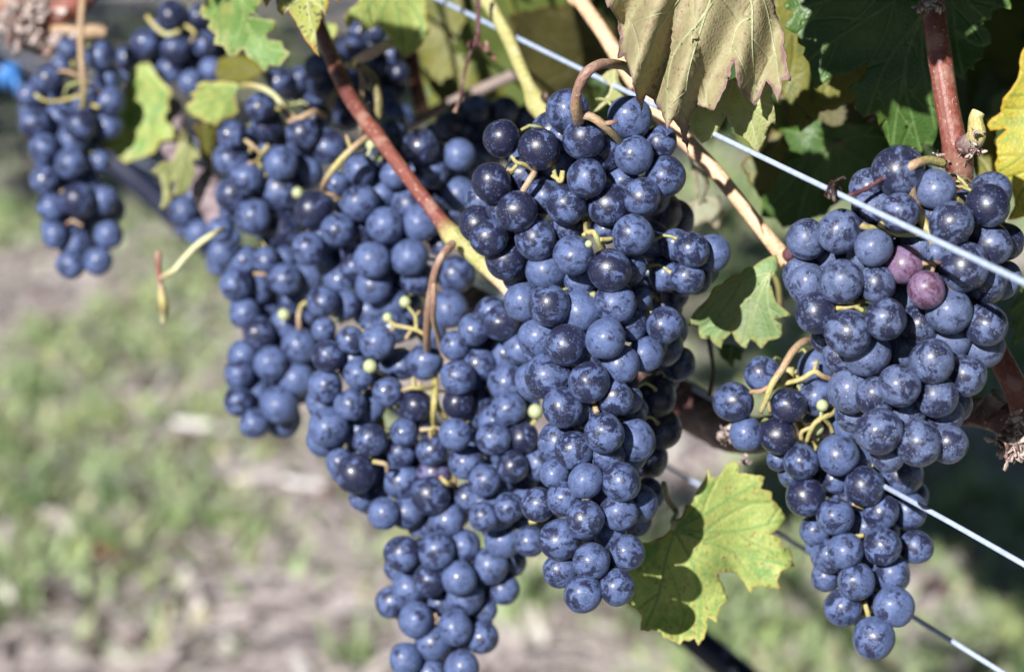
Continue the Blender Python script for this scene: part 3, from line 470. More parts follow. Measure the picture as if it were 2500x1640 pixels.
for cn, cd in CLUSTERS.items():
    bl = BERRIES[cn]; axis = cd['axis']; d0 = cd['d']
    top = min(b[1] for b in bl); bot = max(b[1] for b in bl)
    mx, _ = axis(top); org = P(mx, top, d0 + .02)
    root = empty('grape_cluster', org, LABELS[cn] if cn in ('inner', 'upper') else 'dark blue ' + LABELS[cn], 'grape cluster', 'ripe grape clusters hanging on the vine row')
    mb = MB(); ctr = [P(axis(top + (bot - top) * i / 7)[0], top + (bot - top) * i / 7, d0 + .022) for i in range(8)]
    mb.tube([(*c, .0017 - .00012 * i, *K['yel']) for i, c in enumerate(ctr)], 6, 3)
    rr = random.Random(len(bl))
    for i, (x, y, r, t, fl) in enumerate(bl):
        c = P(x, y, t); rad = r * t / FPX
        a = P(axis(y - r * .8)[0] * .75 + x * .25, y - r * .8, d0 + .022)
        z = (a - c)
        if z.length > rad * 2.6: a = c + z * (rad * 2.6 / z.length); z = a - c
        if z.length < 1e-4: z = Vector((0, 1, .5))
        z.normalize(); z = (z + Vector((rr.uniform(-.35, .35), rr.uniform(-.1, .35), rr.uniform(-.1, .4)))).normalized()
        tip = c + z * rad * .97
        mid = (tip + a) / 2 + Vector((0, 0, .002))
        mb.tube([(*a, .0008, *K['grn']), (*mid, .0006, *K['grn']), (*(tip + z * .001), .0007, *K['yel']), (*tip, .0014, *K['tan2'])], 5, 2)
        o = bpy.data.objects.new('berry', BERRY[rr.randrange(6)]); COL.objects.link(o); o.parent = root
        o.location = c - org; q = z.to_track_quat('Z', 'Y'); q = q @ Matrix.Rotation(rr.uniform(0, 6.28), 3, 'Z').to_quaternion()
        o.rotation_mode = 'QUATERNION'; o.rotation_quaternion = q
        e = rr.uniform(-.05, .06); e2 = rr.uniform(-.025, .025); o.scale = (rad * (1 - e * .4 + e2), rad * (1 - e * .4 - e2), rad * (1 + e))
        b = BLOOM[fl] + rr.uniform(-.10, .10)
        if d0 > .9 and fl == '': b += .06
        o.color = (b, 1.0 if fl == 'p' and cn == 'right' else (.35 if fl == 'p' else 0.0), 1.0 if cn in ('right',) else (.75 if cn in ('centre', 'low') else .5), 1)
        if fl == 'p' and cn == 'right': o['label'] = 'pinkish purple half-ripe berry'
    for cr, rows, _ in RACHIS.get(cn, []):
        mb.tube(sp(cr, [(x, y, d0 + dd, r * (.78 if d0 < 1.05 else .58), c) for x, y, dd, r, c in rows]), 8, 5, .10)
    mb.build('rachis', M_STEM, root, org)
    for cr, x, y, r, dd in SHOT.get(cn, []):
        x, y = nat(cr, x, y); t = d0 + dd
        for _ in range(60):                                   # rests in front of what is behind it
            p = P(x, y, t); rad = r / S * t / FPX
            if any((p - b[4]).length < rad + b[2] * b[3] / FPX for b in PLACED if abs(b[3] - t) < .04): t -= .0008
            else: break
        o = bpy.data.objects.new('unripe_berry', UNRIPE); COL.objects.link(o); o.parent = root; o.location = P(x, y, t) - org; o.scale = (rad,) * 3
        o['label'] = 'tiny green berry that never ripened'
# ------------------------------------------------------------------ canes, wires, hose
CG = 'canes of the vine'
def knob(c, x, y, d, r, col, n=10, sq=(1, 1, 1)):
    return lambda mb: mb.ball(PC(c, x, y, d), r * .001, K[col], n, sq)
stem_thing('vine_cane', 'B', [(640, 60, .99, 3.1, 'redd'), (690, 200, .98, 3.1, 'redd'), (770, 390, .965, 3.3, 'redd'), (840, 540, .955, 3.1, 'redd'), (930, 670, .945, 3.0, 'red'), (970, 720, .942, 3.3, 'red'), (1050, 830, .935, 2.8, 'red'), (1200, 1030, .925, 2.75, 'red'), (1330, 1200, .918, 3.0, 'red'), (1395, 1285, .915, 4.3, 'ylg'), (1450, 1330, .914, 3.4, 'ylg'), (1560, 1440, .912, 3.0, 'ylg'), (1660, 1530, .91, 2.9, 'cream'), (1760, 1640, .91, 2.8, 'cream'), (1900, 1800, .92, 2.7, 'red')],
    'red-brown cane crossing the wide cluster diagonally, turning yellow below its knot', 'cane', CG, up=.3)
stem_thing('vine_cane', 'C', [(255, -80, .99, 3.1, 'ylg'), (310, 40, .985, 3.0, 'ylg'), (395, 190, .98, 2.8, 'ylg'), (470, 370, .97, 2.7, 'ylg'), (520, 480, .965, 2.9, 'ylg'), (560, 560, .96, 4.6, 'ylg'), (600, 630, .955, 3.6, 'ylg'), (640, 720, .95, 3.0, 'ylg'), (700, 860, .95, 2.8, 'ylg')],
    'yellow-green cane running down from the top to a swollen knot above the middle cluster', 'cane', CG, up=.3, extra=knob('C', 605, 530, .952, 2.2, 'dark', 7))
stem_thing('vine_cane', 'C', [(740, -70, 0.955, 2.97, 'cream'), (800, 10, 0.950, 2.97, 'cream'), (900, 150, 0.940, 2.97, 'cream'), (990, 290, 0.935, 3.07, 'cream'), (1085, 430, 0.927, 3.60, 'cream'), (1160, 540, 0.923, 2.97, 'cream'), (1260, 660, 0.917, 2.97, 'cream'), (1390, 790, 0.911, 3.07, 'cream'), (1500, 900, 0.905, 2.86, 'cream'), (1650, 1080, 0.900, 2.76, 'cream'), (1790, 1260, 0.895, 2.76, 'cream'), (1890, 1380, 0.895, 3.07, 'cream'), (1945, 1440, 0.897, 3.50, 'cream'), (2000, 1500, .905, 3.0, 'tan2')],
    'pale tan cane slanting from behind the brown dry leaf down to the right cluster', 'cane', CG, up=.3, extra=knob('C', 1930, 1385, .890, 2.6, 'purp', 9))
def bark(c, x, y, d, n, ext, size, seed=1):
    rr = random.Random(seed); mb = MB()
    for i in range(n):
        p = PC(c, x + rr.gauss(0, ext[0]), y + rr.gauss(0, ext[1]), d + rr.uniform(-.003, .004)); q = Vector((rr.uniform(-1, 1), rr.uniform(-.6, .3), rr.uniform(-1, .4))).normalized()
        L = size * rr.uniform(.5, 1.5); k = rr.uniform(.5, 1.1); b = rr.random()
        cc = tuple((.50, .40, .37)[j] * k for j in range(3)) if b > .25 else (.2 * k, .12 * k, .10 * k)
        s = q.orthogonal().normalized() * L * .35
        mb.tube([(*p, L * .26, *cc), (*(p + q * L * .5 + s * .3), L * .34, *cc), (*(p + q * L * .9), L * .12, *cc)], 5, 1, .5, flat=.14)
    return mb
def merge(mb, o):
    n = len(mb.v); mb.v += o.v; mb.c += o.c; mb.uv += o.uv; mb.f += [tuple(i + n for i in f) for f in o.f]
def right_cane(mb):
    mb.tube(sp('D', [(1530, 800, .832, 3.2, 'redd'), (1590, 770, .828, 3.4, 'grey'), (1615, 730, .826, 3.4, 'yel'), (1610, 650, .826, 2.5, 'yel'), (1625, 610, .826, 2.3, 'pale')]), 10, 5, .10)
    merge(mb, bark('D', 1612, 735, .8225, 26, (16, 26), .0016, 3)); merge(mb, bark('D', 1590, 820, .826, 26, (24, 12), .0020, 4)); merge(mb, bark('D', 1350, 30, .835, 30, (34, 14), .0024, 5)); merge(mb, bark('D', 1410, 850, .828, 20, (14, 22), .0011, 8))
stem_thing('vine_cane', 'D', [(1365, -90, .848, 4.0, 'redd'), (1380, 30, .846, 4.0, 'redd'), (1400, 200, .842, 4.2, 'red'), (1430, 420, .84, 4.2, 'red'), (1460, 600, .838, 4.2, 'red'), (1490, 760, .836, 4.3, 'red'), (1510, 850, .838, 5.3, 'red'), (1528, 960, .842, 4.5, 'red'), (1545, 1100, .85, 4.2, 'red'), (1570, 1300, .855, 4.2, 'red'), (1620, 1600, .86, 4.1, 'red'), (1710, 1880, .857, 4.1, 'red'), (1775, 2010, .852, 4.3, 'red'), (1840, 2130, .85, 4.7, 'red'), (1900, 2260, .852, 6.4, 'red')],
    'thick reddish upright cane with a pale broken bud stub, above the right cluster', 'cane', CG, 14, 7, .07, right_cane, None, .3)
stem_thing('vine_cane', 'B', [(1150, 240, 1.13, 3.3, 'redd'), (1175, 330, 1.13, 3.3, 'redd'), (1195, 440, 1.13, 3.2, 'red'), (1215, 540, 1.13, 3.4, 'red'), (1225, 585, 1.135, 3.4, 'red')], 'short red-brown cane stub pointing down below the shaded yellow-green top leaf', 'cane', CG, extra=knob('B', 1130, 270, 1.12, 4.2, 'grey', 8))
stem_thing('vine_cane', 'B', [(1120, 700, 1.155, 3.2, 'grey'), (1300, 610, 1.15, 3.1, 'grey'), (1500, 510, 1.14, 2.9, 'grey'), (1700, 420, 1.13, 2.7, 'grey'), (1900, 330, 1.12, 2.7, 'grey')], 'dull grey-brown cane rising to the right behind the yellow-green cane', 'cane', CG)
stem_thing('leaf_stalk', 'B', [(820, 355, .985, 1.6, 'oliv'), (880, 362, .97, 1.7, 'oliv'), (940, 400, .968, 1.9, 'oliv'), (975, 470, .966, 1.9, 'oliv'), (990, 560, .964, 1.8, 'oliv'), (985, 650, .962, 1.6, 'oliv')], 'dark olive leaf stalk arching beside the red-brown cane', 'leaf stalk', None)
stem_thing('leaf_stalk', 'B', [(860, 335, 1.0, 1.8, 'tan'), (930, 300, .995, 2.3, 'tan'), (1000, 262, .99, 2.2, 'tan'), (1060, 240, .985, 1.9, 'yel')], 'tan leaf stalk leading from the red-brown cane to the shaded top leaf', 'leaf stalk', None)
stem_thing('tendril', 'B', [(1533, -60, .97, .9, 'purp'), (1533, 60, .97, .9, 'purp'), (1532, 170, .97, 1.0, 'purp'), (1525, 225, .967, 1.3, 'wine'), (1495, 262, .965, .9, 'wine'), (1480, 250, .962, .7, 'wine'), (1490, 228, .965, .7, 'wine'), (1510, 240, .97, .7, 'wine'), (1490, 290, .97, .7, 'wine'), (1470, 350, .968, .7, 'wine'), (1455, 410, .966, .7, 'wine'), (1448, 480, .966, .7, 'wine'), (1430, 550, .966, .6, 'wine'), (1410, 600, .966, .8, 'brown'), (1406, 612, .966, .9, 'ped')],
    'thin dark purple tendril hanging straight down with a curl beside the upper wire', 'tendril', None, 8, 6, 0,
    lambda mb: mb.tube(sp('B', [(1525, 232, .967, .8, 'wine'), (1560, 262, .965, .9, 'wine'), (1585, 275, .962, 1.1, 'brown'), (1578, 232, .96, .8, 'brown'), (1572, 240, .966, .7, 'wine'), (1590, 290, .966, .8, 'wine'), (1630, 325, .966, 1.0, 'red')]), 7, 6))
stem_thing('tendril', 'D', [(1180, 935, .772, .9, 'purp'), (1100, 975, .769, .75, 'purp'), (1000, 1035, .767, .7, 'purp'), (930, 1062, .764, .7, 'purp'), (890, 1078, .766, .6, 'dark'), (868, 1020, .772, .6, 'dark'), (862, 1070, .770, .6, 'dark'), (840, 1090, .762, .6, 'dark'), (832, 1010, .765, .6, 'dark'), (832, 1060, .772, .6, 'dark'), (812, 1075, .762, .55, 'dark'), (815, 1005, .766, .5, 'dark'), (850, 985, .768, .4, 'dark'), (890, 965, .768, .4, 'dark'), (902, 975, .767, .3, 'dark')],
    'dark dried tendril coiled tightly around the upper wire above the right cluster', 'tendril', None, 7, 7, 0, lambda mb: mb.tube(sp('D', [(840, 1010, .764, .45, 'dark'), (825, 985, .766, .4, 'dark'), (800, 1040, .768, .4, 'dark'), (790, 1065, .766, .3, 'dark'), (830, 1085, .764, .4, 'dark')]), 6, 5))
stem_thing('tendril', 'A', [(1215, 1250, 1.03, 1.2, 'ped'), (1160, 1275, 1.02, 1.3, 'pale'), (1080, 1330, 1.02, 1.5, 'pale'), (1010, 1400, 1.02, 1.5, 'pale'), (950, 1470, 1.02, 1.4, 'pale'), (880, 1510, 1.025, 1.2, 'ped'), (870, 1540, 1.025, 1.2, 'brown'), (862, 1460, 1.025, 1.2, 'red'), (860, 1370, 1.025, 1.5, 'brown')],
    'pale curved tendril sticking out over the grass with a dry brown hanging end', 'tendril', None, 8, 6, 0, lambda mb: mb.tube(sp('N', [(388, 690, 1.025, .9, 'brown'), (393, 700, 1.025, 1.3, 'tan2'), (397, 730, 1.025, 2.0, 'yel'), (400, 762, 1.025, 2.1, 'oliv'), (397, 788, 1.025, .8, 'pale')]), 8, 5))
def run_on(pts, r, far=2.5):                        # wires and hose run on along the row at both ends
    a, b, c, d = pts[0], pts[1], pts[-2], pts[-1]
    return [(*q, r, 1, 1, 1) for q in [a + (a - b).normalized() * far * w for w in (1.0, .6, .3, .12, .04)] + pts + [d + (d - c).normalized() * far * w for w in (.03, .08, .2, .5)]]
def wire(rows, r, label):
    mb = MB(); mb.tube(run_on([P(x, y, d) for x, y, d in rows], r), 12, 6)
    o = mb.build('trellis_wire', M_WIRE, None, P(*rows[0])); o['label'] = label; o['category'] = 'wire'; o['group'] = 'trellis wires along the vine row'
wire([(x, (x - 1075) * .4832 + 1 + 3.5 * math.sin((x - 1080) / 1420 * math.pi), 1 / (.952 + (x - 1080) / 1420 * .5186)) for x in range(560, 2641, 130)], .00098, 'grey-blue coated wire crossing the top of the middle and right clusters')
wire([(900, 560, 1.40), (1500, 855, 1.09), (1800, 1003, .985), (1960, 1085, .93), (2080, 1145, .90), (2165, 1190, .862), (2240, 1231, .836), (2340, 1286, .812), (2500, 1377, .782), (2640, 1458, .76)], .00098, 'grey-blue wire running through the loose low cluster to the right edge')
wire([(1400, 1005, 1.20), (1650, 1150, 1.10), (1800, 1240, 1.05), (1990, 1357, .99), (2240, 1512, .935), (2440, 1636, .895), (2560, 1710, .875)], .00098, 'lowest wire, dark in shade on the left and bright at the bottom right corner')
mb = MB()
hp = [(-160, 40, 1.60), (-40, 135, 1.57), (60, 212, 1.55), (200, 330, 1.52), (336, 441, 1.50), (448, 540, 1.48), (700, 758, 1.44), (1000, 1005, 1.40), (1300, 1245, 1.36), (1540, 1435, 1.33), (1705, 1566, 1.31), (1850, 1684, 1.29), (2000, 1805, 1.27)]
mb.tube(run_on([P(x, y, d) for x, y, d in hp], .0082, 4.0), 16, 6)
o = mb.build('irrigation_hose', M_HOSE, None, P(*hp[0])); o['label'] = 'thick black plastic irrigation hose running diagonally behind the clusters'; o['category'] = 'hose'
mb = MB(); a, b = P(24, 184, 1.545), P(36, 194, 1.54); dv = (b - a)  # solid blue piece stands in for the bright glint on the hose
for i in range(2): mb.tube([(*(a + dv * (i * .42 - .1)), .0088, 1, 1, 1), (*(a + dv * (i * .42 + .18)), .0089, 1, 1, 1)], 14, 2)
mb.tube([(*P(32, 186, 1.533), .002, 1, 1, 1), (*P(42, 205, 1.53), .0024, 1, 1, 1), (*P(45, 232, 1.533), .0016, 1, 1, 1)], 8, 4)
o = mb.build('hose_glint', M_GLINT, None, a); o['label'] = 'bright blue painted glint on the hose at the far left'; o['category'] = 'painted glint'

# old wood
mb = MB(); mb.tube(sp('N', [(2620, 1040, .86, 8, 'redd'), (2500, 1030, .865, 6.8, 'wine'), (2380, 1005, .88, 5.6, 'wine'), (2250, 1000, .905, 5.7, 'wine'), (2100, 1010, .935, 6.2, 'dark'), (1930, 1045, .965, 6.8, 'dark'), (1800, 1060, .985, 7.7, 'wine'), (1720, 1020, 1.02, 9.0, 'wine'), (1640, 965, 1.03, 9.0, 'wine'), (1480, 880, 1.06, 9, 'dark'), (1200, 760, 1.12, 8, 'dark'), (900, 610, 1.16, 8, 'dark')]), 16, 6, .22)
mb.tube(sp('N', [(2400, 1010, .872, 4, 'dark'), (2425, 985, .868, 4.5, 'dark'), (2440, 965, .866, 4.0, 'grey')]), 9, 4, .2)
cord = mb.build('vine_cordon', M_STEM, None, P(2600, 1040, .86)); cord['label'] = 'dark shaded wooden vine cordon behind the low cluster, with flaking bark'; cord['category'] = 'vine cordon'
b1 = bark('G', 1830, 1390, .838, 260, (40, 48), .0034, 11); merge(b1, bark('J', 262, 270, .915, 36, (22, 26), .003, 12)); merge(b1, bark('J', 340, 400, .915, 10, (10, 14), .0024, 13))
fl = b1.build('flaking_bark', M_STEM, cord, cord.location); fl['kind'] = 'stuff'
mb = MB(); mb.tube(sp('A', [(-60, -40, 1.2, 7, 'grey'), (60, 30, 1.19, 8, 'brown'), (180, 120, 1.18, 8, 'red'), (290, 80, 1.17, 6.5, 'red'), (400, 30, 1.165, 6.0, 'red'), (480, -60, 1.16, 6, 'red')]), 12, 5, .3); mb.tube(sp('A', [(300, 190, 1.17, 5, 'ped'), (420, 190, 1.165, 4.5, 'ped'), (520, 175, 1.165, 4.0, 'tan2'), (580, 180, 1.165, 2.5, 'tan')]), 9, 4, .3); mb.tube(sp('A', [(250, 110, 1.18, 4, 'dark'), (220, 200, 1.18, 4, 'grey'), (190, 280, 1.18, 3.5, 'dark')]), 8, 4, .2)
sp2 = mb.build('old_spur', M_STEM, None, PC('A', 60, 30, 1.2)); sp2['label'] = 'gnarled red-brown old spur with peeling pale bark in the top left corner'; sp2['category'] = 'vine spur'
b2 = bark('A', 120, 120, 1.165, 90, (55, 55), .006, 21); merge(b2, bark('A', 350, 210, 1.155, 50, (32, 24), .006, 22)); merge(b2, bark('A', 190, 50, 1.165, 40, (60, 20), .006, 24))
f2 = b2.build('flaking_bark', M_STEM, sp2, sp2.location); f2['kind'] = 'stuff'
mb = MB(); mb.tube(sp('A', [(925, 560, 1.16, 4.5, 'grey'), (960, 680, 1.155, 4.5, 'grey'), (930, 800, 1.15, 5, 'grey'), (1000, 900, 1.14, 4.5, 'grey'), (1110, 1020, 1.125, 7, 'grey'), (1170, 1100, 1.12, 8, 'grey'), (1195, 1180, 1.115, 7.5, 'dark'), (1205, 1225, 1.112, 6, 'dark')]), 12, 5, .25)
o = mb.build('dead_wood', M_TWIG, None, PC('A', 925, 600, 1.16)); o['label'] = 'mauve-grey dead wood stub with a dark end, left of the tall blurred cluster'; o['category'] = 'dead wood'
# ------------------------------------------------------------------ leaves
def seg_dist(px, py, ax, ay, bx, by):
    dx, dy = bx - ax, by - ay; L = dx * dx + dy * dy
    t = 0 if L == 0 else max(0, min(1, ((px - ax) * dx + (py - ay) * dy) / L))
    return math.hypot(px - ax - t * dx, py - ay - t * dy)
def inside(px, py, poly):
    c = False; j = len(poly) - 1
    for i in range(len(poly)):
        xi, yi = poly[i]; xj, yj = poly[j]
        if (yi > py) != (yj > py) and px < (xj - xi) * (py - yi) / (yj - yi) + xi: c = not c
        j = i
    return c
def resample(pl, step):
    out = []
    for (ax, ay), (bx, by) in zip(pl, pl[1:]):
        n = max(1, int(math.hypot(bx - ax, by - ay) / step + .5))
        out += [(ax + (bx - ax) * i / n, ay + (by - ay) * i / n) for i in range(n)]
    return out + [pl[-1]]
def leaf(label, crop, outline, veins, d0, mat, tilt=(0, 0), curve=0.0, fold=.12, wave=.0025, wfreq=45.0, shape=None, petiole=None, seed=1, grid=15, side=True, thick=.00028, front=1):
    """a leaf traced at its own depth: blade with real curvature and thickness, raised veins, stalk"""
    rr = random.Random(seed)
    poly = [nat(crop, x, y) for x, y in outline]
    cx = sum(p[0] for p in poly) / len(poly); cy = sum(p[1] for p in poly) / len(poly); mm = d0 / FPX * 1000
    out = []
    for (ax, ay), (bx, by) in zip(poly, poly[1:] + poly[:1]):          # a slightly wavering margin
        L = math.hypot(bx - ax, by - ay); n = max(1, int(L / 9)); nx, ny = -(by - ay) / (L + 1e-6), (bx - ax) / (L + 1e-6)
        for i in range(n):
            t = i / n; w = math.sin(math.pi * t) * L * .06 + (rr.uniform(-1, 1) * 1.1 if i else 0)
            out.append((ax + (bx - ax) * t + nx * w * rr.choice((-.3, 1)), ay + (by - ay) * t + ny * w * rr.choice((-.3, 1))))
    vp = [[nat(crop, x, y) for x, y in v] for v in veins]
    main = [resample([q[:2] for q in catmull([(*p,) for p in v], 4)], 12) for v in vp]
    sec = []
    if side:
        for v in main:
            acc = 0; sgn = 1
            for i in range(1, len(v) - 1):
                acc += math.hypot(v[i][0] - v[i - 1][0], v[i][1] - v[i - 1][1])
                if acc > 30 / mm * .145 * 1.9 * 1.0 + 18:
                    acc = 0; sgn = -sgn; a = math.atan2(v[i + 1][1] - v[i - 1][1], v[i + 1][0] - v[i - 1][0]) + sgn * .80
                    x, y = v[i]; br = [(x, y)]
                    for s in range(14):
                        a -= sgn * .035; x += math.cos(a) * 11; y += math.sin(a) * 11
                        if not inside(x, y, out): break
                        if s > 1 and any(seg_dist(x, y, *p, *q) < 9 for w in main if w is not v for p, q in zip(w[::2], w[2::2])): break
                        br.append((x, y))
                    if len(br) > 2: sec.append(br)
    pts = list(out); edges = [(i, (i + 1) % len(out)) for i in range(len(out))]
    def addline(l):
        prev = None
        for x, y in l:
            if not inside(x, y, out): prev = None; continue
            pts.append((x, y))
            if prev is not None: edges.append((prev, len(pts) - 1))
            prev = len(pts) - 1
    for l in main + sec: addline(l)
    x0, x1 = min(p[0] for p in out), max(p[0] for p in out); y0, y1 = min(p[1] for p in out), max(p[1] for p in out)
    y = y0; row = 0
    while y < y1:
        x = x0 + (row % 2) * grid / 2
        while x < x1:
            qx, qy = x + rr.uniform(-2, 2), y + rr.uniform(-2, 2)
            if inside(qx, qy, out): pts.append((qx, qy))
            x += grid
        y += grid * .87; row += 1
    V, _, F, _, _, _ = delaunay_2d_cdt([Vector(p) for p in pts], edges, [list(range(len(out)))], 1, 1e-4)
    ms = [(p, q) for w in main for p, q in zip(w, w[1:])]; ss = [(p, q) for w in sec for p, q in zip(w, w[1:])]
    es = list(zip(out, out[1:] + out[:1]))
    off = Vector((seed * 3.7, seed * 1.3, 0))
    def depth(x, y, dv, de):
        u, v = (x - cx) * mm / 1000, (y - cy) * mm / 1000
        d = d0 + tilt[0] * u + tilt[1] * v + curve * (u * u + v * v)
        d += fold * (1 - math.exp(-dv / 6.0)) * .006 * front
        e = math.exp(-de / 7.0)
        d += wave * (.6 + 1.2 * e) * noise.noise(Vector((u * wfreq, v * wfreq, 0)) + off)
        if shape: d += shape(x, y)
        return d
    dvs = []; d2s = []; des = []; pos = []
    for p in V:
        x, y = p
        dv = min((seg_dist(x, y, *a, *b) for a, b in ms), default=99) * mm
        d2 = min((seg_dist(x, y, *a, *b) for a, b in ss), default=99) * mm
        de = min(seg_dist(x, y, *a, *b) for a, b in es) * mm
        dvs.append(dv); d2s.append(d2); des.append(de); pos.append(P(x, y, depth(x, y, dv, de)))
    base = P(*vp[0][0], depth(*vp[0][0], 0, 9)) if vp else pos[0]
    root = empty('vine_leaf', base, label, 'leaf', 'leaves of the vine')
    me = mesh('blade', [q - base for q in pos], [tuple(f) for f in F])
    # every face looks at the camera's side
    me.update()
    if sum((f.normal.dot(ORG - base - f.center)) for f in me.polygons) < 0: me.flip_normals()
    fattr(me, 'vein', dvs); fattr(me, 'vein2', d2s); fattr(me, 'edge', des)
    b = link('blade', me, mat, root); so = b.modifiers.new('thickness', 'SOLIDIFY'); so.thickness = thick; so.offset = 0
    mb = MB(); vc = VCOL[mat.name]
    for w, r0 in [(w, .0007 if mat is L_DRY else .00042) for w in main] + [(w, .00032 if mat is L_DRY else .00018) for w in sec]:
        w = [q for q in w if inside(*q, out)]
        if len(w) < 3: continue
        n = len(w)
        mb.tube([(*P(x, y, depth(x, y, 0 if r0 > .00035 else min(seg_dist(x, y, *a, *c) for a, c in ms) * mm, min(seg_dist(x, y, *a, *c) for a, c in es) * mm) - r0 * .25), r0 * (1 - .75 * i / n), *vc) for i, (x, y) in enumerate(w)], 5, 1, raw=True)
    if mb.v: mb.build('vein_network', M_STEM, root, base)
    if not petiole and vp and vp[0][0][1] < 20:      # leaves at the top hang from stalks that go up into the canopy
        mb = MB(); mb.tube([(*base, .0013, *K['grn']), (*(base + Vector((.004, .012, .03))), .0013, *K['grn']), (*(base + Vector((0, .05, .075))), .0014, *K['ped'])], 8, 4)
        mb.build('petiole', M_STEM, root, base)
    if petiole:
        mb = MB(); mb.tube(sp(*petiole), 8, 5, .06); mb.build('petiole', M_STEM, root, base)
    return root
VCOL = {}
def LM(name, main, alt, vein, edge, **kw):
    VCOL[name] = vein; return mat_leaf(name, main, alt, vein, edge, **kw)
L_YG = LM('leaf_yellow_green', (.44, .49, .16), (.24, .37, .11), (.22, .36, .10), (.48, .44, .14), edge_w=1.6, spots=(.30, .19, .08), spot_amt=.5)
L_GREEN = LM('leaf_mottled_green', (.16, .29, .07), (.36, .38, .12), (.25, .36, .11), (.42, .40, .17), edge_w=1.5)
L_SPOT = LM('leaf_spotted', (.44, .46, .12), (.26, .40, .08), (.42, .46, .20), (.42, .25, .05), edge_w=1.6, spots=(.075, .055, .07), spot_amt=1.0)
L_YEL = LM('leaf_yellow', (.52, .46, .07), (.38, .42, .09), (.26, .30, .04), (.55, .36, .03), edge_w=1.5, spots=(.42, .24, .03), spot_amt=.3)
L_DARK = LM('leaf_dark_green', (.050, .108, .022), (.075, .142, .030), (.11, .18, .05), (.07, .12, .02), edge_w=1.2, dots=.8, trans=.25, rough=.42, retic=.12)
L_PALE = LM('leaf_pale_underside', (.44, .47, .20), (.37, .41, .17), (.46, .48, .24), (.46, .42, .22), edge_w=1.5, retic=.25)
L_DRY = LM('leaf_dry_brown', (.36, .305, .175), (.27, .18, .13), (.36, .37, .20), (.26, .16, .15), edge_w=1.8, spots=(.22, .08, .08), spot_amt=.3, trans=.34, altlo=.45, althi=.70, rough=.6)
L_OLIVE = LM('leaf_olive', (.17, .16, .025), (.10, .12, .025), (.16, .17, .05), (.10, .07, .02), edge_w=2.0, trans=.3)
L_SHADE = LM('leaf_shade_darkened', (.10, .085, .028), (.065, .07, .02), (.10, .10, .035), (.08, .05, .02), edge_w=2.0, trans=.2)  # darker than plain olive: the shade on these leaves is put into the colour
L_WHT = LM('leaf_bleached', (.48, .48, .36), (.36, .38, .25), (.45, .46, .34), (.40, .33, .24), edge_w=2.5)
L_MIL = LM('leaf_mildewed', (.25, .37, .16), (.38, .45, .27), (.34, .42, .20), (.38, .40, .16), edge_w=2.0)

leaf('ragged green leaf with pale torn edge at the top, left of the spotted leaf tip', 'A', [(1170, -160), (1120, -60), (1115, 10), (1085, 70), (1110, 105), (1150, 112), (1130, 150), (1175, 192), (1165, 245), (1215, 252), (1240, 302), (1275, 320), (1300, 290), (1328, 265), (1348, 312), (1400, 342), (1447, 395), (1460, 350), (1522, 364), (1545, 330), (1582, 290), (1545, 268), (1532, 225), (1462, 220), (1445, 190), (1502, 160), (1500, 115), (1450, 108), (1345, 95), (1425, 25), (1410, -40), (1350, -160)],
     [[(1290, -140), (1310, 0), (1350, 160), (1440, 370)], [(1290, -140), (1220, -10), (1140, 100)], [(1310, 0), (1400, 90), (1480, 130)], [(1330, 90), (1300, 190), (1250, 280)], [(1345, 130), (1440, 250), (1540, 285)]], .985, L_GREEN, tilt=(-.2, .25), wave=.004, seed=3)
leaf('pointed yellow-green leaf tip with purple-black specks and orange rim, top centre-left', 'A', [(1420, -60), (1428, -10), (1447, 42), (1470, 0), (1498, -24), (1508, 55), (1540, 92), (1565, 48), (1590, 90), (1612, 122), (1640, 180), (1680, 240), (1742, 314), (1725, 250), (1722, 180), (1747, 110), (1752, 48), (1772, 92), (1790, 30), (1800, -30), (1842, 16), (1870, -90), (1750, -180), (1540, -170)],
     [[(1650, -170), (1670, -40), (1685, 90), (1715, 200), (1738, 300)], [(1655, -120), (1560, -40), (1515, 30)], [(1672, -30), (1590, 30), (1550, 70)], [(1672, -20), (1740, 30), (1765, 70)], [(1655, -130), (1760, -60), (1830, -10)]], .90, L_SPOT, tilt=(.1, -.2), wave=.002, seed=4, grid=11)
leaf('pale yellow-green leaf crossed by shadow bands above the red-brown cane stub', 'B', [(900, -150), (890, -40), (882, 20), (835, 50), (800, 90), (820, 150), (862, 110), (900, 132), (895, 192), (930, 160), (985, 140), (1040, 190), (1078, 265), (1130, 312), (1180, 290), (1230, 240), (1268, 180), (1255, 100), (1242, 0), (1250, -80), (1180, -160)],
     [[(1050, -140), (1080, 0), (1110, 150), (1128, 300)], [(1055, -120), (1150, 0), (1220, 120), (1235, 220)], [(1060, -90), (960, 0), (900, 110)], [(1070, -40), (1000, 60), (1000, 140)]], 1.0, L_YG, tilt=(.35, .1), wave=.005, seed=5)
leaf('small lemon yellow scrap of leaf between the spotted tip and the shaded top leaf', 'B', [(680, 140), (720, 125), (755, 130), (775, 160), (760, 195), (740, 215), (720, 235), (705, 200), (690, 180)], [[(700, 130), (725, 170), (725, 225)]], 1.03, L_YG, seed=6, grid=9, side=False)
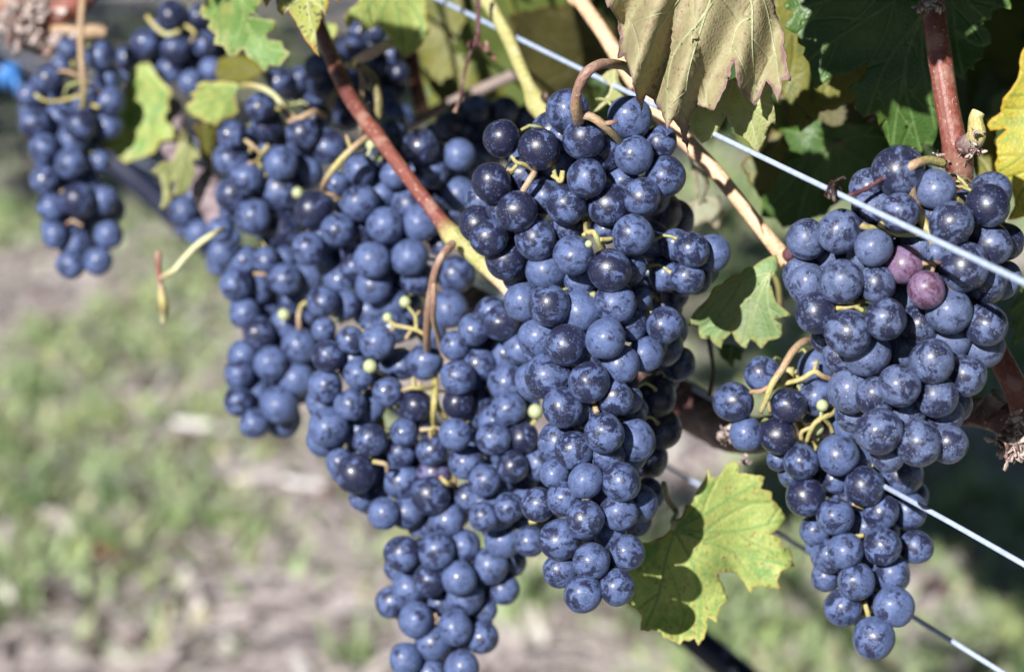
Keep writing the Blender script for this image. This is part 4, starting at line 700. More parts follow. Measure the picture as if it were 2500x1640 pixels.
leaf('bright yellow-green leaf with a stalk, above the tall blurred cluster', 'A', [(1070, 460), (1110, 445), (1150, 452), (1200, 443), (1272, 450), (1312, 470), (1275, 500), (1290, 560), (1302, 612), (1262, 640), (1205, 655), (1180, 692), (1130, 668), (1060, 642), (1018, 612), (1010, 572), (1062, 540), (1030, 512), (1075, 492)],
     [[(1300, 470), (1200, 530), (1100, 570), (1025, 600)], [(1300, 470), (1190, 480), (1090, 470)], [(1290, 480), (1240, 570), (1200, 650)]], 1.07, L_YG, tilt=(-.3, .5), seed=7, petiole=('A', [(1300, 470, 1.07, .9, 'yel'), (1370, 465, 1.06, 1.2, 'yel'), (1450, 490, 1.055, 1.3, 'pale'), (1510, 540, 1.05, 1.3, 'pale'), (1570, 620, 1.05, 1.2, 'tan2'), (1610, 640, 1.05, 1.2, 'ped')]), grid=12)
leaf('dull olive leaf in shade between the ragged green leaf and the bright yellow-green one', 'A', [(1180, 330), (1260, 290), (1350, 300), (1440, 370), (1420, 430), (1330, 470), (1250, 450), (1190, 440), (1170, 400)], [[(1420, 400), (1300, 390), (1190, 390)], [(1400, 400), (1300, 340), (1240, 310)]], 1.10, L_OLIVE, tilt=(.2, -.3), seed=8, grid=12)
leaf('large leaf half in the shadow of the far-left cluster, its right half yellow-green', 'A', [(700, 400), (760, 350), (815, 340), (862, 420), (910, 470), (942, 512), (915, 560), (922, 600), (885, 640), (950, 700), (945, 760), (870, 772), (842, 832), (800, 850), (742, 870), (682, 892), (630, 852), (622, 820), (560, 812), (530, 760), (540, 690), (640, 600), (690, 480)],
     [[(900, 500), (820, 600), (740, 720), (640, 850)], [(900, 500), (900, 620), (860, 760)], [(890, 510), (780, 510), (690, 560), (560, 720)], [(890, 500), (820, 430), (770, 380)]], 1.148, L_YG, tilt=(-.5, .1), wave=.006, seed=9)
leaf('small curling leaf with dry brown tips dangling beside the grey dead wood', 'A', [(1000, 700), (1040, 762), (1068, 800), (1097, 832), (1085, 872), (1050, 868), (1062, 962), (1040, 990), (1010, 1065), (940, 1062), (962, 982), (925, 1000), (938, 1082), (902, 1142), (870, 1132), (892, 1042), (868, 960), (822, 930), (880, 882), (940, 872), (962, 812), (975, 740)],
     [[(1010, 710), (1010, 820), (980, 940), (960, 1050)], [(1010, 760), (950, 880), (890, 960), (890, 1110)], [(1010, 780), (1050, 830), (1070, 860)]], 1.10, L_WHT if False else L_PALE, tilt=(.9, .1), wave=.006, seed=10, grid=12)
leaf('narrow olive leaf in shade hanging just under the bright yellow-green leaf', 'A', [(1050, 680), (1120, 660), (1190, 700), (1180, 780), (1150, 860), (1165, 960), (1120, 1000), (1125, 900), (1090, 830), (1075, 760)], [[(1120, 670), (1130, 780), (1150, 900)]], 1.12, L_OLIVE, seed=12, tilt=(.5, .2), grid=12)
# the dry brown leaf and what hangs with it
def pleats(x, y):
    cx = (x - 1060) ; u = (x - 1475) / 400.0
    return (.0115 if x < 1640 else .0085) * math.sin((x - 1480 + (y - 100) * .34) * .050) * min(1, .45 + max(0, y) / 260.0) * (1.0 if x < 1700 else .5) - .010 * math.sin(math.pi * max(0, min(1, u)))
leaf('big drooping dry brown leaf with pale ribs, hanging over the upper wire', 'C', [(915, -150), (920, -60), (932, 10), (944, 45), (955, 40), (968, 62), (1000, 110), (1012, 200), (1000, 320), (1035, 300), (1062, 380), (1095, 500), (1130, 607), (1142, 545), (1152, 520), (1195, 545), (1240, 612), (1268, 707), (1285, 680), (1300, 650), (1340, 700), (1387, 852), (1374, 740), (1385, 640), (1440, 572), (1522, 602), (1560, 530), (1592, 460), (1632, 325), (1642, 420), (1670, 492), (1712, 540), (1747, 577), (1782, 510), (1806, 440), (1840, 480), (1870, 560), (1885, 510), (1890, 440), (1942, 442), (1922, 350), (1898, 250), (1905, 180), (1886, 150), (1862, 80), (1842, 0), (1830, -150), (1500, -260), (1100, -240)],
     [[(1480, -240), (1290, -80), (1120, 20), (1040, 190)], [(1480, -240), (1400, -80), (1305, 30), (1210, 180), (1158, 340)], [(1480, -240), (1520, -60), (1490, 40), (1400, 330), (1372, 470), (1365, 560)], [(1510, 20), (1450, 110), (1320, 270), (1275, 430), (1268, 640)], [(1480, -240), (1660, -120), (1728, 20), (1730, 240), (1745, 540)], [(1480, -240), (1720, -140), (1800, 20), (1850, 260), (1880, 480)], [(1715, 100), (1650, 150), (1610, 300)]],
     .825, L_DRY, tilt=(.10, .05), fold=-.5, wave=.003, shape=pleats, seed=11, grid=13)
leaf('pale green leaf underside with toothed tips just below the dry brown leaf', 'D', [(35, 640), (60, 600), (110, 560), (200, 520), (260, 440), (310, 420), (400, 470), (470, 440), (512, 482), (500, 520), (515, 600), (522, 682), (500, 668), (482, 692), (470, 740), (450, 800), (430, 842), (400, 812), (360, 762), (300, 720), (292, 692), (265, 692), (255, 622), (240, 660), (205, 722), (160, 760), (120, 782), (100, 760), (60, 720)],
     [[(300, 430), (250, 560), (180, 690)], [(300, 430), (360, 560), (400, 700), (420, 800)], [(320, 430), (430, 540), (495, 660)]], .838, L_PALE, tilt=(.15, .1), wave=.004, seed=13, grid=12)
leaf('small pale yellow leaf behind the arched stalk of the middle cluster', 'C', [(940, 390), (985, 370), (1005, 400), (1010, 450), (1030, 480), (1040, 520), (1000, 545), (950, 560), (900, 600), (862, 612), (900, 570), (950, 510), (960, 470), (905, 420)], [[(985, 380), (975, 470), (930, 560), (880, 605)], [(980, 440), (1020, 500)]], .905, L_PALE, seed=14, tilt=(.2, 0), grid=10)
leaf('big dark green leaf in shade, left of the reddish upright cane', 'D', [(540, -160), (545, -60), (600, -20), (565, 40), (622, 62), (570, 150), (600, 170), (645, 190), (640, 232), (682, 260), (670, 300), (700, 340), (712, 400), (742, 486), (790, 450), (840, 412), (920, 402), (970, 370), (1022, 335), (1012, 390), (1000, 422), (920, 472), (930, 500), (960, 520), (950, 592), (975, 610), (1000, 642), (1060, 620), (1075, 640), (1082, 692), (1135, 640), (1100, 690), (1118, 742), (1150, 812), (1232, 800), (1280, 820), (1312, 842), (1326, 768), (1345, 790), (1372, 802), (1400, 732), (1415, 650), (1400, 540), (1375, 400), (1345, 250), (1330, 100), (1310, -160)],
     [[(1330, 60), (1180, 265), (1100, 400), (1015, 640)], [(1330, 60), (1250, 260), (1190, 560), (1160, 780)], [(1330, 60), (1320, 300), (1350, 500), (1390, 700)], [(1290, -130), (1160, 10), (850, 215), (690, 350), (720, 460)], [(1290, -130), (900, -20), (600, 60)], [(1240, 300), (1230, 480), (1270, 660), (1310, 820)]], .875, L_DARK, tilt=(-.15, .1), wave=.004, seed=15, grid=17)
leaf('dark green leaf with a sunlit ruffled edge, right of the reddish upright cane', 'D', [(1430, -160), (1425, 40), (1440, 200), (1462, 345), (1492, 412), (1530, 430), (1562, 442), (1560, 400), (1572, 370), (1602, 382), (1600, 350), (1622, 332), (1650, 318), (1645, 262), (1692, 240), (1698, 200), (1660, 130), (1620, 120), (1692, 112), (1700, 60), (1760, 40), (1802, 52), (1790, -60), (1700, -160)],
     [[(1470, -140), (1490, 60), (1500, 200), (1540, 400)], [(1470, -140), (1560, 0), (1660, 100)], [(1500, 160), (1580, 230), (1660, 260)]], .875, L_DARK, tilt=(-.3, .0), wave=.006, seed=16, grid=14)
leaf('bright yellow leaf with green veins, cut by the right picture edge', 'D', [(1900, 230), (1858, 290), (1852, 370), (1838, 432), (1800, 492), (1758, 540), (1748, 612), (1700, 642), (1672, 682), (1690, 712), (1762, 700), (1780, 705), (1722, 760), (1732, 852), (1705, 942), (1762, 962), (1812, 1042), (1826, 1122), (1782, 1196), (1850, 1185), (1920, 1150), (2150, 1100), (2250, 700), (2100, 300)],
     [[(2150, 650), (2000, 600), (1880, 520), (1800, 520)], [(2150, 650), (1980, 740), (1850, 860), (1740, 930)], [(2150, 650), (1960, 900), (1850, 1060), (1800, 1180)], [(2150, 650), (1980, 480), (1880, 320)]], .885, L_YEL, tilt=(-.1, .1), wave=.004, seed=17, grid=15)
leaf('dark blue-green leaf with star-shaped ribs in deep shade above the upper wire', 'D', [(400, 1010), (440, 940), (520, 900), (510, 800), (545, 700), (640, 690), (690, 650), (760, 650), (830, 690), (900, 670), (1000, 650), (1060, 690), (1130, 720), (1210, 800), (1180, 880), (1110, 940), (1060, 960), (1000, 1010), (900, 1080), (820, 1130), (800, 1170), (720, 1190), (690, 1230), (640, 1262), (610, 1230), (560, 1242), (520, 1190), (440, 1182), (450, 1100)],
     [[(840, 785), (760, 900), (690, 1020), (640, 1230)], [(840, 785), (700, 850), (560, 900), (430, 1000)], [(840, 785), (960, 860), (1060, 930)], [(840, 785), (720, 740), (570, 710)], [(840, 785), (980, 740), (1150, 760)], [(840, 785), (860, 900), (830, 1090)]], .985, L_DARK, tilt=(.1, .1), wave=.004, seed=18, grid=17, petiole=('D', [(840, 785, .983, 1.2, 'purp'), (930, 730, .985, 1.3, 'purp'), (1050, 630, .99, 1.4, 'purp')]))
leaf('yellow-olive shaded leaf between the dry brown leaf and the big dark green one', 'D', [(500, -60), (600, 0), (700, 50), (800, 200), (1030, 330), (1000, 500), (960, 560), (900, 570), (850, 600), (760, 612), (750, 650), (712, 680), (680, 700), (655, 722), (640, 680), (600, 690), (560, 600), (520, 450), (500, 250)],
     [[(760, 60), (700, 250), (650, 480), (655, 700)], [(760, 60), (820, 300), (880, 560)], [(760, 60), (600, 200), (530, 420)]], .925, L_OLIVE, tilt=(.1, .1), seed=19, grid=17)
leaf('brown-olive leaf in deep shade under the yellow-olive one, above the star-ribbed leaf', 'D', [(700, 560), (820, 540), (930, 500), (1050, 560), (1160, 620), (1150, 700), (1040, 720), (960, 760), (860, 740), (760, 720), (690, 700)], [[(1100, 600), (950, 640), (760, 650)], [(1080, 610), (980, 700)]], 1.01, L_SHADE, seed=31, grid=15)
leaf('dull green-brown leaf in shadow hanging below the pale leaf underside', 'D', [(500, 700), (560, 720), (600, 800), (560, 900), (520, 1000), (440, 1080), (380, 1000), (330, 900), (380, 830), (440, 850)], [[(560, 730), (480, 900), (420, 1050)]], .96, L_OLIVE, seed=20, grid=15)
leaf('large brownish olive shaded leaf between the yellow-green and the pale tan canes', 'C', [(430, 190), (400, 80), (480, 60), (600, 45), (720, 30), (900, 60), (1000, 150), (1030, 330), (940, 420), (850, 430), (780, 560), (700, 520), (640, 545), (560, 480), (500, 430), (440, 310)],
     [[(980, 200), (820, 240), (640, 260), (450, 200)], [(980, 200), (800, 340), (660, 500)], [(980, 200), (800, 120), (620, 70)]], 1.10, L_SHADE, tilt=(1.1, -.2), wave=.005, seed=21, grid=18)
leaf('dark leaf in shade filling the gap left of the yellow-green cane', 'C', [(-80, -100), (250, -90), (330, 100), (400, 330), (450, 520), (300, 560), (120, 520), (40, 560), (-60, 420), (-120, 200)], [[(200, -80), (180, 150), (150, 400)], [(200, -60), (320, 250), (400, 480)], [(190, 0), (40, 180), (-60, 300)]], 1.17, L_OLIVE, seed=22, wave=.006, grid=20)
leaf('blurred bleached leaf in the gap right of the middle cluster', 'C', [(1310, 1060), (1350, 1100), (1400, 1105), (1470, 1080), (1550, 1065), (1578, 1160), (1547, 1252), (1480, 1200), (1430, 1232), (1340, 1222), (1300, 1150)], [[(1430, 1080), (1430, 1210)], [(1440, 1100), (1540, 1180)]], 1.02, L_WHT, seed=23, grid=14, tilt=(.3, .2))
leaf('narrow pale dangling leaf strip right of the middle cluster, under the tan cane', 'C', [(1390, 850), (1440, 880), (1502, 930), (1492, 1022), (1470, 1070), (1490, 1100), (1440, 1120), (1420, 1000), (1400, 930)], [[(1410, 860), (1455, 980), (1450, 1100)]], .98, L_WHT, seed=24, grid=12, tilt=(.8, .1))
leaf('grey-green leaf with a round grape shadow, under the tan cane', 'G', [(525, 382), (480, 398), (440, 418), (400, 450), (355, 455), (330, 490), (280, 495), (230, 545), (190, 560), (155, 620), (90, 680), (42, 768), (104, 764), (112, 838), (166, 838), (180, 862), (226, 898), (235, 850), (262, 830), (282, 800), (300, 846), (360, 897), (382, 840), (412, 860), (442, 896), (482, 850), (512, 845), (547, 836), (556, 760), (510, 732), (560, 722), (612, 716), (570, 680), (522, 640), (500, 560), (470, 520), (520, 500), (535, 440)],
     [[(500, 470), (430, 560), (300, 700), (180, 850)], [(490, 490), (420, 650), (370, 880)], [(490, 490), (480, 650), (540, 820)], [(495, 480), (350, 520), (230, 580), (70, 750)]], .888, L_MIL, tilt=(-.2, .35), wave=.005, seed=25, grid=13, petiole=('N', [(1884, 660, .925, .9, 'yel'), (1900, 700, .93, 1.0, 'yel'), (1905, 760, .94, 1.0, 'ped')]))
leaf('dark ragged leaf scrap on a thin stalk, under the grey-green leaf', 'G', [(200, 880), (260, 870), (330, 890), (352, 905), (330, 962), (300, 950), (290, 1000), (255, 960), (225, 945)], [[(280, 880), (270, 980)]], .955, L_DARK, seed=26, grid=10, side=False, petiole=('G', [(150, 830, .95, .9, 'dark'), (165, 900, .952, .9, 'dark'), (180, 1000, .955, .9, 'dark'), (172, 1080, .957, 1.0, 'dark'), (160, 1150, .96, 1.1, 'dark')]))
leaf('big yellow-green jagged leaf low right of the middle cluster, half in grape shadow', 'J', [(260, 430), (290, 412), (315, 420), (328, 452), (318, 480), (350, 478), (392, 486), (440, 490), (463, 500), (450, 545), (438, 562), (500, 580), (498, 620), (520, 635), (540, 662), (560, 690), (582, 722), (560, 760), (540, 785), (480, 812), (520, 818), (552, 830), (545, 868), (592, 888), (610, 930), (622, 982), (550, 1012), (530, 1062), (552, 1112), (470, 1100), (430, 1090), (400, 1105), (380, 1142), (350, 1072), (300, 1020), (200, 1012), (235, 1090), (262, 1172), (220, 1205), (212, 1240), (200, 1292), (150, 1262), (145, 1330), (132, 1376), (100, 1417), (80, 1375), (50, 1392), (20, 1385), (0, 1412), (-60, 1380), (-90, 1372), (-102, 1340), (-160, 1330), (-168, 1342), (-215, 1335), (-210, 1252), (-300, 1180), (-330, 1150), (-300, 1000), (-220, 865), (-90, 822), (-30, 760), (-60, 740), (10, 712), (30, 655), (60, 650), (100, 560), (130, 520), (152, 448), (168, 500), (210, 500), (240, 440)],
     [[(-30, 790), (100, 720), (260, 620), (420, 530)], [(-30, 790), (140, 800), (330, 790), (560, 730)], [(-30, 790), (140, 850), (330, 920), (590, 980)], [(-30, 790), (60, 960), (110, 1150), (100, 1380)], [(-30, 790), (-80, 960), (-120, 1150), (-190, 1320)], [(-30, 790), (60, 700), (160, 540)]], .902, L_YG, tilt=(.25, -.1), wave=.006, seed=27, grid=14, petiole=('J', [(-30, 800, .899, 1.3, 'pale'), (-35, 740, .899, 1.2, 'pale'), (-20, 690, .918, 1.1, 'oliv'), (-70, 620, .91, 1.1, 'oliv'), (-90, 530, .905, 1.0, 'oliv')]))
leaf('green leaf edge at the right picture edge below the yellow leaf', 'G', [(1850, 505), (1862, 560), (1822, 640), (1785, 690), (1830, 720), (1800, 770), (1832, 800), (1805, 882), (1860, 850), (1930, 800), (2000, 700), (1980, 520)], [[(1960, 600), (1880, 700), (1820, 860)], [(1960, 600), (1870, 640), (1800, 690)]], .905, L_DARK, seed=28, grid=13)
leaf('dark green leaf behind the right cluster, against the reddish cane', 'D', [(1560, 700), (1640, 640), (1720, 700), (1730, 850), (1700, 950), (1620, 980), (1590, 900)], [[(1690, 700), (1640, 800), (1620, 950)]], .93, L_OLIVE, seed=29, grid=14)
# ------------------------------------------------------------------ ground
def hill(x, y):
    return .020 * noise.noise(Vector((x * 1.3, y * 1.3, 0))) + .012 * noise.noise(Vector((x * 5, y * 5, 3))) + .006 * noise.noise(Vector((x * 14, y * 14, 5)))
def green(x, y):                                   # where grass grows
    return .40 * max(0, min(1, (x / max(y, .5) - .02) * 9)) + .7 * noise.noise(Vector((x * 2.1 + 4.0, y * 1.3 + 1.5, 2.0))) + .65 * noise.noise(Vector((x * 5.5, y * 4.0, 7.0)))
xs = sorted(set([-60, -40, -25, -16, -10, -7, -5] + [round(-3.6 + i * .055, 4) for i in range(131)] + [5, 7, 10, 16, 25, 40, 60]))
ys = sorted(set([-40, -20, -10, -5, -2, -.5, .5] + [round(1.2 + i * .055, 4) for i in range(110)] + [round(7.3 + i * .3, 3) for i in range(20)] + [15, 18, 23, 30, 40, 60, 90]))
vs = [(x, y, hill(x, y)) for y in ys for x in xs]; nx = len(xs)
fs = [(j * nx + i, j * nx + i + 1, (j + 1) * nx + i + 1, (j + 1) * nx + i) for j in range(len(ys) - 1) for i in range(nx - 1)]
def mat_ground():
    k = NT('vineyard_soil'); tc = k.n('TexCoord').outputs['Object']
    n1 = k.noise(tc, 2.0, 4.0, .6); n2 = k.noise(tc, 14.0, 4.0, .65); n3 = k.noise(k.vmul(tc, (1, .4, 1)), 42.0, 4.0, .7)
    c = k.mix(k.step(n2, .38, .62), (.40, .335, .32), (.53, .46, .44))
    c = k.mix(k.step(n3, .55, .75), c, (.60, .55, .52))
    c = k.mix(k.step(k.noise(tc, 9.0, 3.0, .6), .60, .72, 0., .85), c, (.13, .11, .13))
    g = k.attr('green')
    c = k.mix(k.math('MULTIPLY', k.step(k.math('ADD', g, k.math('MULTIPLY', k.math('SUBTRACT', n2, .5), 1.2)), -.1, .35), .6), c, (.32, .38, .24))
    k.set(Base_Color=c, Roughness=.9); k.bump(k.math('ADD', n2, n3), .8, .03); return k.m
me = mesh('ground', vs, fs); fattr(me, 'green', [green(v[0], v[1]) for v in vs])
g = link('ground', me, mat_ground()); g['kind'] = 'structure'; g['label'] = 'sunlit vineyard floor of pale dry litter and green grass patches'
# grass: one mass of blades
def mat_blade(name, trans=.35):
    k = NT(name); c = k.attr('Col', 'Color'); k.set(Base_Color=c, Roughness=.55)
    tr = k.n('BsdfTranslucent'); k.put(tr.inputs[0], c); mx = k.n('MixShader'); mx.inputs[0].default_value = trans
    k.t.links.new(k.b.outputs[0], mx.inputs[1]); k.t.links.new(tr.outputs[0], mx.inputs[2]); k.t.links.new(mx.outputs[0], k.out.inputs[0]); return k.m
M_BLADE = mat_blade('grass_blade')
rr = random.Random(99); V = []; F = []; C = []
def spot(rr, lo=2.0, hi=9.5):
    y = lo + (hi - lo) * rr.random() ** 1.35; w = .23 * y + .45; return rr.uniform(-w, w), y
n = 0
while n < 26000:
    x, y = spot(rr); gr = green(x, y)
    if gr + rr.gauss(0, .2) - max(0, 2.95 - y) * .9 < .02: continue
    n += 1
    h = rr.uniform(.012, .038) * (1 + .6 * max(0, gr)); a = rr.uniform(0, 6.283); w = rr.uniform(.003, .007) * (1 + y * .08); ln = rr.uniform(.4, 1.8) * h
    z = hill(x, y) - .004; dx, dy = math.cos(a), math.sin(a); b = len(V); k = rr.uniform(.7, 1.25)
    col = (.32 * k, .40 * k, .20 * k) if rr.random() < .72 else ((.48 * k, .45 * k, .28 * k) if rr.random() < .6 else (.36 * k, .44 * k, .15 * k))
    V += [(x - dy * w, y + dx * w, z), (x + dy * w, y - dx * w, z), (x + dx * ln * .35 + dy * w * .8, y + dy * ln * .35 - dx * w * .8, z + h * .6), (x + dx * ln * .35 - dy * w * .8, y + dy * ln * .35 + dx * w * .8, z + h * .6), (x + dx * ln, y + dy * ln, z + h)]
    F += [(b, b + 1, b + 2, b + 3), (b + 3, b + 2, b + 4)]; C += [col] * 5
n = 0
while n < 380:                                     # taller tufts
    x, y = spot(rr)
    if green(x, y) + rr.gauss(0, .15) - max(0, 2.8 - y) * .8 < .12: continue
    n += 1; q = rr.random(); c0 = (.27, .37, .15) if q < .5 else ((.37, .43, .20) if q < .8 else (.15, .23, .10))
    for _ in range(16):
        a = rr.uniform(0, 6.283); h = rr.uniform(.03, .075); ln = rr.uniform(.2, .9) * h; w = rr.uniform(.0025, .0045) * (1 + y * .06); dx, dy = math.cos(a), math.sin(a); z = hill(x, y) - .004; b = len(V); k = rr.uniform(.8, 1.2)
        X, Y = x + rr.gauss(0, .012), y + rr.gauss(0, .012)
        V += [(X - dy * w, Y + dx * w, z), (X + dy * w, Y - dx * w, z), (X + dx * ln * .4 + dy * w * .8, Y + dy * ln * .4 - dx * w * .8, z + h * .65), (X + dx * ln * .4 - dy * w * .8, Y + dy * ln * .4 + dx * w * .8, z + h * .65), (X + dx * ln, Y + dy * ln, z + h)]
        F += [(b, b + 1, b + 2, b + 3), (b + 3, b + 2, b + 4)]; C += [tuple(v * k for v in c0)] * 5
me = mesh('grass', V, F, False); colattr(me, C); o = link('grass', me, M_BLADE); o['kind'] = 'stuff'; o['label'] = 'patchy green grass growing on the vineyard floor'
V = []; F = []; C = []
for _ in range(9000):
    x, y = spot(rr)
    if x / y > .03 and rr.random() < .6: continue
    a = rr.uniform(0, 6.283); L = rr.uniform(.015, .07); w = rr.uniform(.002, .007) * (1 + y * .05); z = hill(x, y) + rr.uniform(.002, .012); t = rr.uniform(-.15, .15) * L
    dx, dy = math.cos(a), math.sin(a); b = len(V); k = rr.uniform(.6, 1.15); q = rr.random()
    col = (.60 * k, .52 * k, .49 * k) if q < .5 else ((.38 * k, .33 * k, .31 * k) if q < .8 else ((.20 * k, .14 * k, .13 * k) if q < .95 else (.75, .71, .68)))
    V += [(x - dx * L - dy * w, y - dy * L + dx * w, z - t), (x - dx * L + dy * w, y - dy * L - dx * w, z - t), (x + dy * w * 1.4, y - dx * w * 1.4, z + .006), (x - dy * w * 1.4, y + dx * w * 1.4, z + .009), (x + dx * L + dy * w * .4, y + dy * L - dx * w * .4, z + t), (x + dx * L - dy * w * .4, y + dy * L + dx * w * .4, z + t)]
    F += [(b, b + 1, b + 2, b + 3), (b + 3, b + 2, b + 4, b + 5)]; C += [col] * 6
me = mesh('ground_litter', V, F, False); colattr(me, C); o = link('ground_litter', me, M_BLADE); o['kind'] = 'stuff'; o['label'] = 'dry straw and leaf litter strewn over the vineyard floor'
# single pieces on the ground that one can make out
def stick(p, q, r, label, mat, cat='stick'):
    a, b = G(*p), G(*q); a.z = hill(a.x, a.y) + r * .8; b.z = hill(b.x, b.y) + r * .8; mb = MB()
    m = a.lerp(b, .5) + Vector((.004, .003, .004))
    mb.tube([(*a, r, 1, 1, 1), (*m, r * 1.1, 1, 1, 1), (*b, r * .8, 1, 1, 1)], 8, 5, .25, flat=.6)
    o = mb.build('dry_stick' if cat == 'stick' else 'dry_stalk', mat, None, a); o['label'] = label; o['category'] = cat; o['group'] = 'dry sticks on the vineyard floor'
stick((404, 1352), (492, 1500), .0085, 'short pale grey stick lying in the bare foreground litter, pointing down right', M_STRAW)
stick((574, 1184), (742, 1142), .009, 'long pale straw stalk lying level on the grass under the tall blurred cluster', M_STRAW)
stick((385, 965), (430, 890), .008, 'greyish stick lying upright in the picture near the tall blurred cluster', M_STRAW)
stick((92, 1262), (178, 1315), .010, 'pale stalk on the dark soil near the left picture edge', M_STRAW)
stick((1240, 1440), (1330, 1560), .008, 'pale stick on the ground right of the lowest hanging cluster', M_STRAW)
stick((-10, 1450), (60, 1500), .009, 'greenish-grey stalk cut by the left picture edge', M_STRAW)
def curl(p, size, label, mat, cat, name, rz):
    a = G(*p); a.z = hill(a.x, a.y) + .004; vs = []; fs = []
    for i in range(9):
        for j in range(6):
            u, v = i / 8 - .5, j / 5 - .5; w = math.cos(u * 3.0) ** .7 if abs(u) < .5 else .1
            vs.append((u * size * 2, v * size * w, .010 + size * (.55 * abs(v) ** 1.5 + .25 * u * u + .05 * noise.noise(Vector((i * .7, j * .9, size * 50))))))
    for i in range(8):
        for j in range(5):
            q = i * 6 + j; fs.append((q, q + 6, q + 7, q + 1))
    o = link(name, mesh(name, vs, fs), mat, None, a); o.rotation_euler = (rr.uniform(-.2, .2), .1, rz); so = o.modifiers.new('thickness', 'SOLIDIFY'); so.thickness = .0008
    o['label'] = label; o['category'] = cat
curl((474, 1060), .034, 'bright white curled husk lying in the sun under the tall blurred cluster', M_PALE, 'husk', 'pale_husk', .1)
curl((738, 1205), .030, 'pale husk lying just below the level straw stalk', M_PALE, 'husk', 'pale_husk', -.1)
curl((276, 1362), .026, 'rust-orange fallen leaf on the foreground litter', M_DRYLEAF, 'fallen leaf', 'fallen_leaf', .8)
# ------------------------------------------------------------------ the vine's canopy above the fruit (out of the frame for the most part)
LOBES = [(0, 1.0), (22, .72), (50, .92), (78, .62), (108, .78), (140, .48), (172, .42)]
def leaf_shape(s):
    pts = []
    ang = sorted([(-a, r) for a, r in LOBES if a] + LOBES)
    for i, (a, r) in enumerate(ang):
        pts.append((a, r * (1 + .05 * math.sin(i * 2.3 + s))))
        if i < len(ang) - 1:
            a2, r2 = ang[i + 1]; pts.append(((a + a2) / 2 - 3, (r + r2) / 2 * 1.06)); pts.append(((a + a2) / 2 + 3, (r + r2) / 2 * .94))
    return [(math.sin(math.radians(a)) * r, math.cos(math.radians(a)) * r) for a, r in pts]
SH = [leaf_shape(s) for s in range(4)]
def canopy(name, label, spots, cols):
    V = []; F = []; C = []; rr = random.Random(5)
    for p, size, nrm in spots:
        z = nrm.normalized(); d = (Vector((0, 0, -1)) + Vector((rr.uniform(-.7, .7), rr.uniform(-.7, .7), rr.uniform(-.2, .4)))); y = (d - z * d.dot(z)).normalized(); x = y.cross(z)
        b = len(V); k = rr.uniform(.75, 1.2); col = rr.choice(cols); col = tuple(c * k for c in col); cup = rr.uniform(-.25, .25)
        V.append(p); C.append(tuple(c * 1.3 for c in col))
        for u, v in SH[rr.randrange(4)]:
            V.append(p + (x * u + y * v + z * (cup * (u * u + .4 * v * v) + .10 * math.sin(u * 5 + k * 9))) * size); C.append(col)
        m = len(V) - b - 1
        F += [(b, b + 1 + i, b + 2 + i) for i in range(m - 1)]
    me = mesh(name, V, F); colattr(me, C); o = link(name, me, M_CAN); o['kind'] = 'stuff'; o['label'] = label; return o
M_CAN = mat_blade('canopy_leaf', .22)
ROW0 = Vector((.13, .82, 0)); ROWD = Vector((-.67, .74, 0)).normalized(); ROWN = Vector((.74, .67, 0)).normalized()
rr = random.Random(12); spots = []
# places the sun reaches: no canopy leaf may stand between them and the sun
SUNNY = [P(x, y, d) for x, y, d in [(560, 40, .985), (640, 110, .985), (700, 150, .985), (690, 20, .9), (740, 60, .9), (770, 120, .9), (860, 30, 1.0), (930, 60, 1.0), (1000, 60, 1.0), (1420, 10, .945), (1490, 120, .935), (1620, 290, .915), (1760, 430, .905), (1880, 580, .895), (1215, 60, .98), (1270, 160, .97), (1310, 260, .96), (1500, 60, .83), (1560, 200, .83), (1650, 100, .83), (1750, 150, .83), (1850, 100, .83), (1850, 280, .83), (1800, 300, .85), (500, 240, 1.07), (560, 240, 1.07), (400, 300, 1.19), (150, 200, 1.13), (200, 500, 1.13), (430, 100, 1.15), (2440, 300, .885), (2460, 450, .885), (2200, 600, .78), (2300, 500, .78), (2100, 450, .78), (2040, 600, .78), (2340, 330, .84), (1250, 350, .85), (1400, 300, .85), (1500, 400, .86), (1200, 480, .86), (1600, 420, .87), (850, 400, 1.0), (1000, 450, .98), (650, 400, 1.04), (700, 300, 1.04), (580, 330, 1.04), (1300, 90, 1.0), (2380, 90, .875), (1850, 680, .89), (2470, 1070, .84), (1850, 760, .89), (1790, 1085, .915), (2220, 360, .875)]]
def shades(p, size):
    for q in SUNNY:
        v = p - q; s = v.dot(sdir)
        if s > 0 and (v - sdir * s).length < size * 1.02: return True
    return False
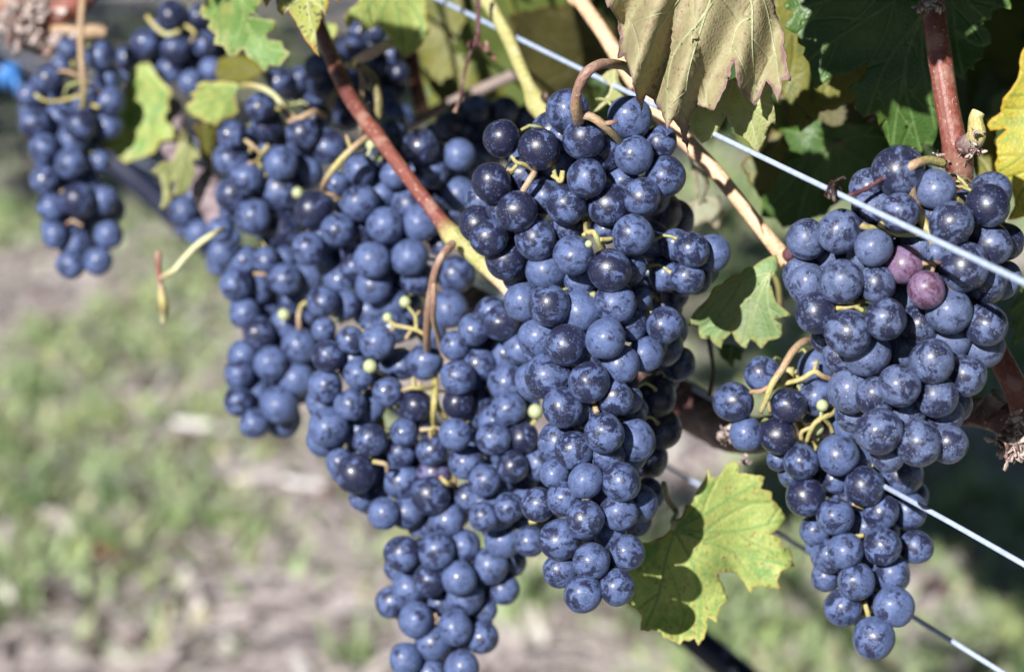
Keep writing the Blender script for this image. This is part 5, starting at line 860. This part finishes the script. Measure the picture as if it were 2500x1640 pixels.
for i in range(10300):
    t = rr.uniform(-1.6, 7.5) if i < 1500 else rr.uniform(-.9, .7); h = rr.uniform(1.03, 1.85); q = rr.uniform(-.02, .30) if i < 2000 else rr.uniform(.06, .45)
    if t > .35: h = rr.uniform(1.03 + min(.25, (t - .35) * .3), 1.85)
    if i > 4300: t = rr.uniform(-.7, 1.1); h = rr.uniform(.86, 1.75); q = rr.uniform(.04, .6)
    elif i > 3100: t = rr.uniform(2.2, 7.5); h = rr.uniform(1.5, 2.6); q = rr.uniform(-.05, .35)
    if i > 8300: t = rr.uniform(.5, 10.0); h = rr.uniform(.7, 1.9); q = rr.uniform(2.45, 2.95)     # the next row beyond the fruit
    elif i > 5800: t = rr.uniform(-4.5, 5.0); h = rr.uniform(.35, 1.75); q = rr.uniform(-2.75, -2.45)     # unseen row added behind the photographer to block sky and ground light
    p = ROW0 + ROWD * t + ROWN * q; p.z = h
    v = p - ORG; dep = v.dot(FWD); X = 1250 + FPX * v.dot(RIGHT) / max(dep, .05); Y = 820 - FPX * v.dot(UP) / max(dep, .05)
    if -350 < X < 2900 and Y > -330 and dep > 0: continue
    sz = rr.uniform(.045, .075)
    if shades(p, sz): continue
    spots.append((p, sz, Vector((rr.uniform(-.7, .5), -1 + rr.uniform(-.2, .8), rr.uniform(-.2, .9)))))
# leaves seen in the shade behind the fruit, in the upper right
for i in range(95):
    X = rr.uniform(1000, 2650); Y = rr.uniform(-260, 380) - (120 if X < 1900 else 0); d = rr.uniform(1.12, 1.45)
    sz = rr.uniform(.04, .065)
    if shades(P(X, Y - 60, d), sz): continue
    spots.append((P(X, Y - 60, d), sz, Vector((rr.uniform(-.8, .6), -1, rr.uniform(-.3, .8)))))
# unseen leaves added above the frame, only to shade what shows in its upper part
def toward(x, y, d, back, size, force=False):
    p = P(x, y, d); s = -sdir.dot(FWD)
    if not force and shades(p + sdir * (back / s), size * .8): print('drop', x, y, d); return
    spots.append((p + sdir * (back / s) + Vector((0, 0, size * .3)), size, sdir + Vector((.1, 0, 0))))
for a in [(2150, 40, .875, .14, .03), (2240, 80, .875, .15, .022, 1), (2250, -30, .875, .14, .03, 1), (2130, 170, .875, .16, .028), (2210, 190, .875, .15, .016, 1), (2060, 60, .875, .13, .02), (2285, 40, .845, .12, .024, 1), (2300, 115, .845, .13, .014, 1), (2360, -10, .875, .15, .018, 1), (2480, 20, 1.0, .3, .03), (1080, 320, 1.06, .34, .02, 1), (1180, 290, 1.06, .35, .022, 1), (1260, 310, 1.06, .35, .018, 1), (1130, 420, 1.06, .36, .012, 1), (1020, 290, 1.06, .34, .018, 1), (790, 150, .98, .17, .018), (910, 230, 1.1, .3, .018, 1), (820, 190, 1.1, .32, .026)]:
    toward(*a)
canopy('vine_foliage', 'leafy canopy of the vine rows, with unseen leaves added for shade', spots, [(.040, .085, .018), (.05, .10, .022), (.09, .12, .025), (.13, .14, .03), (.035, .07, .02)])
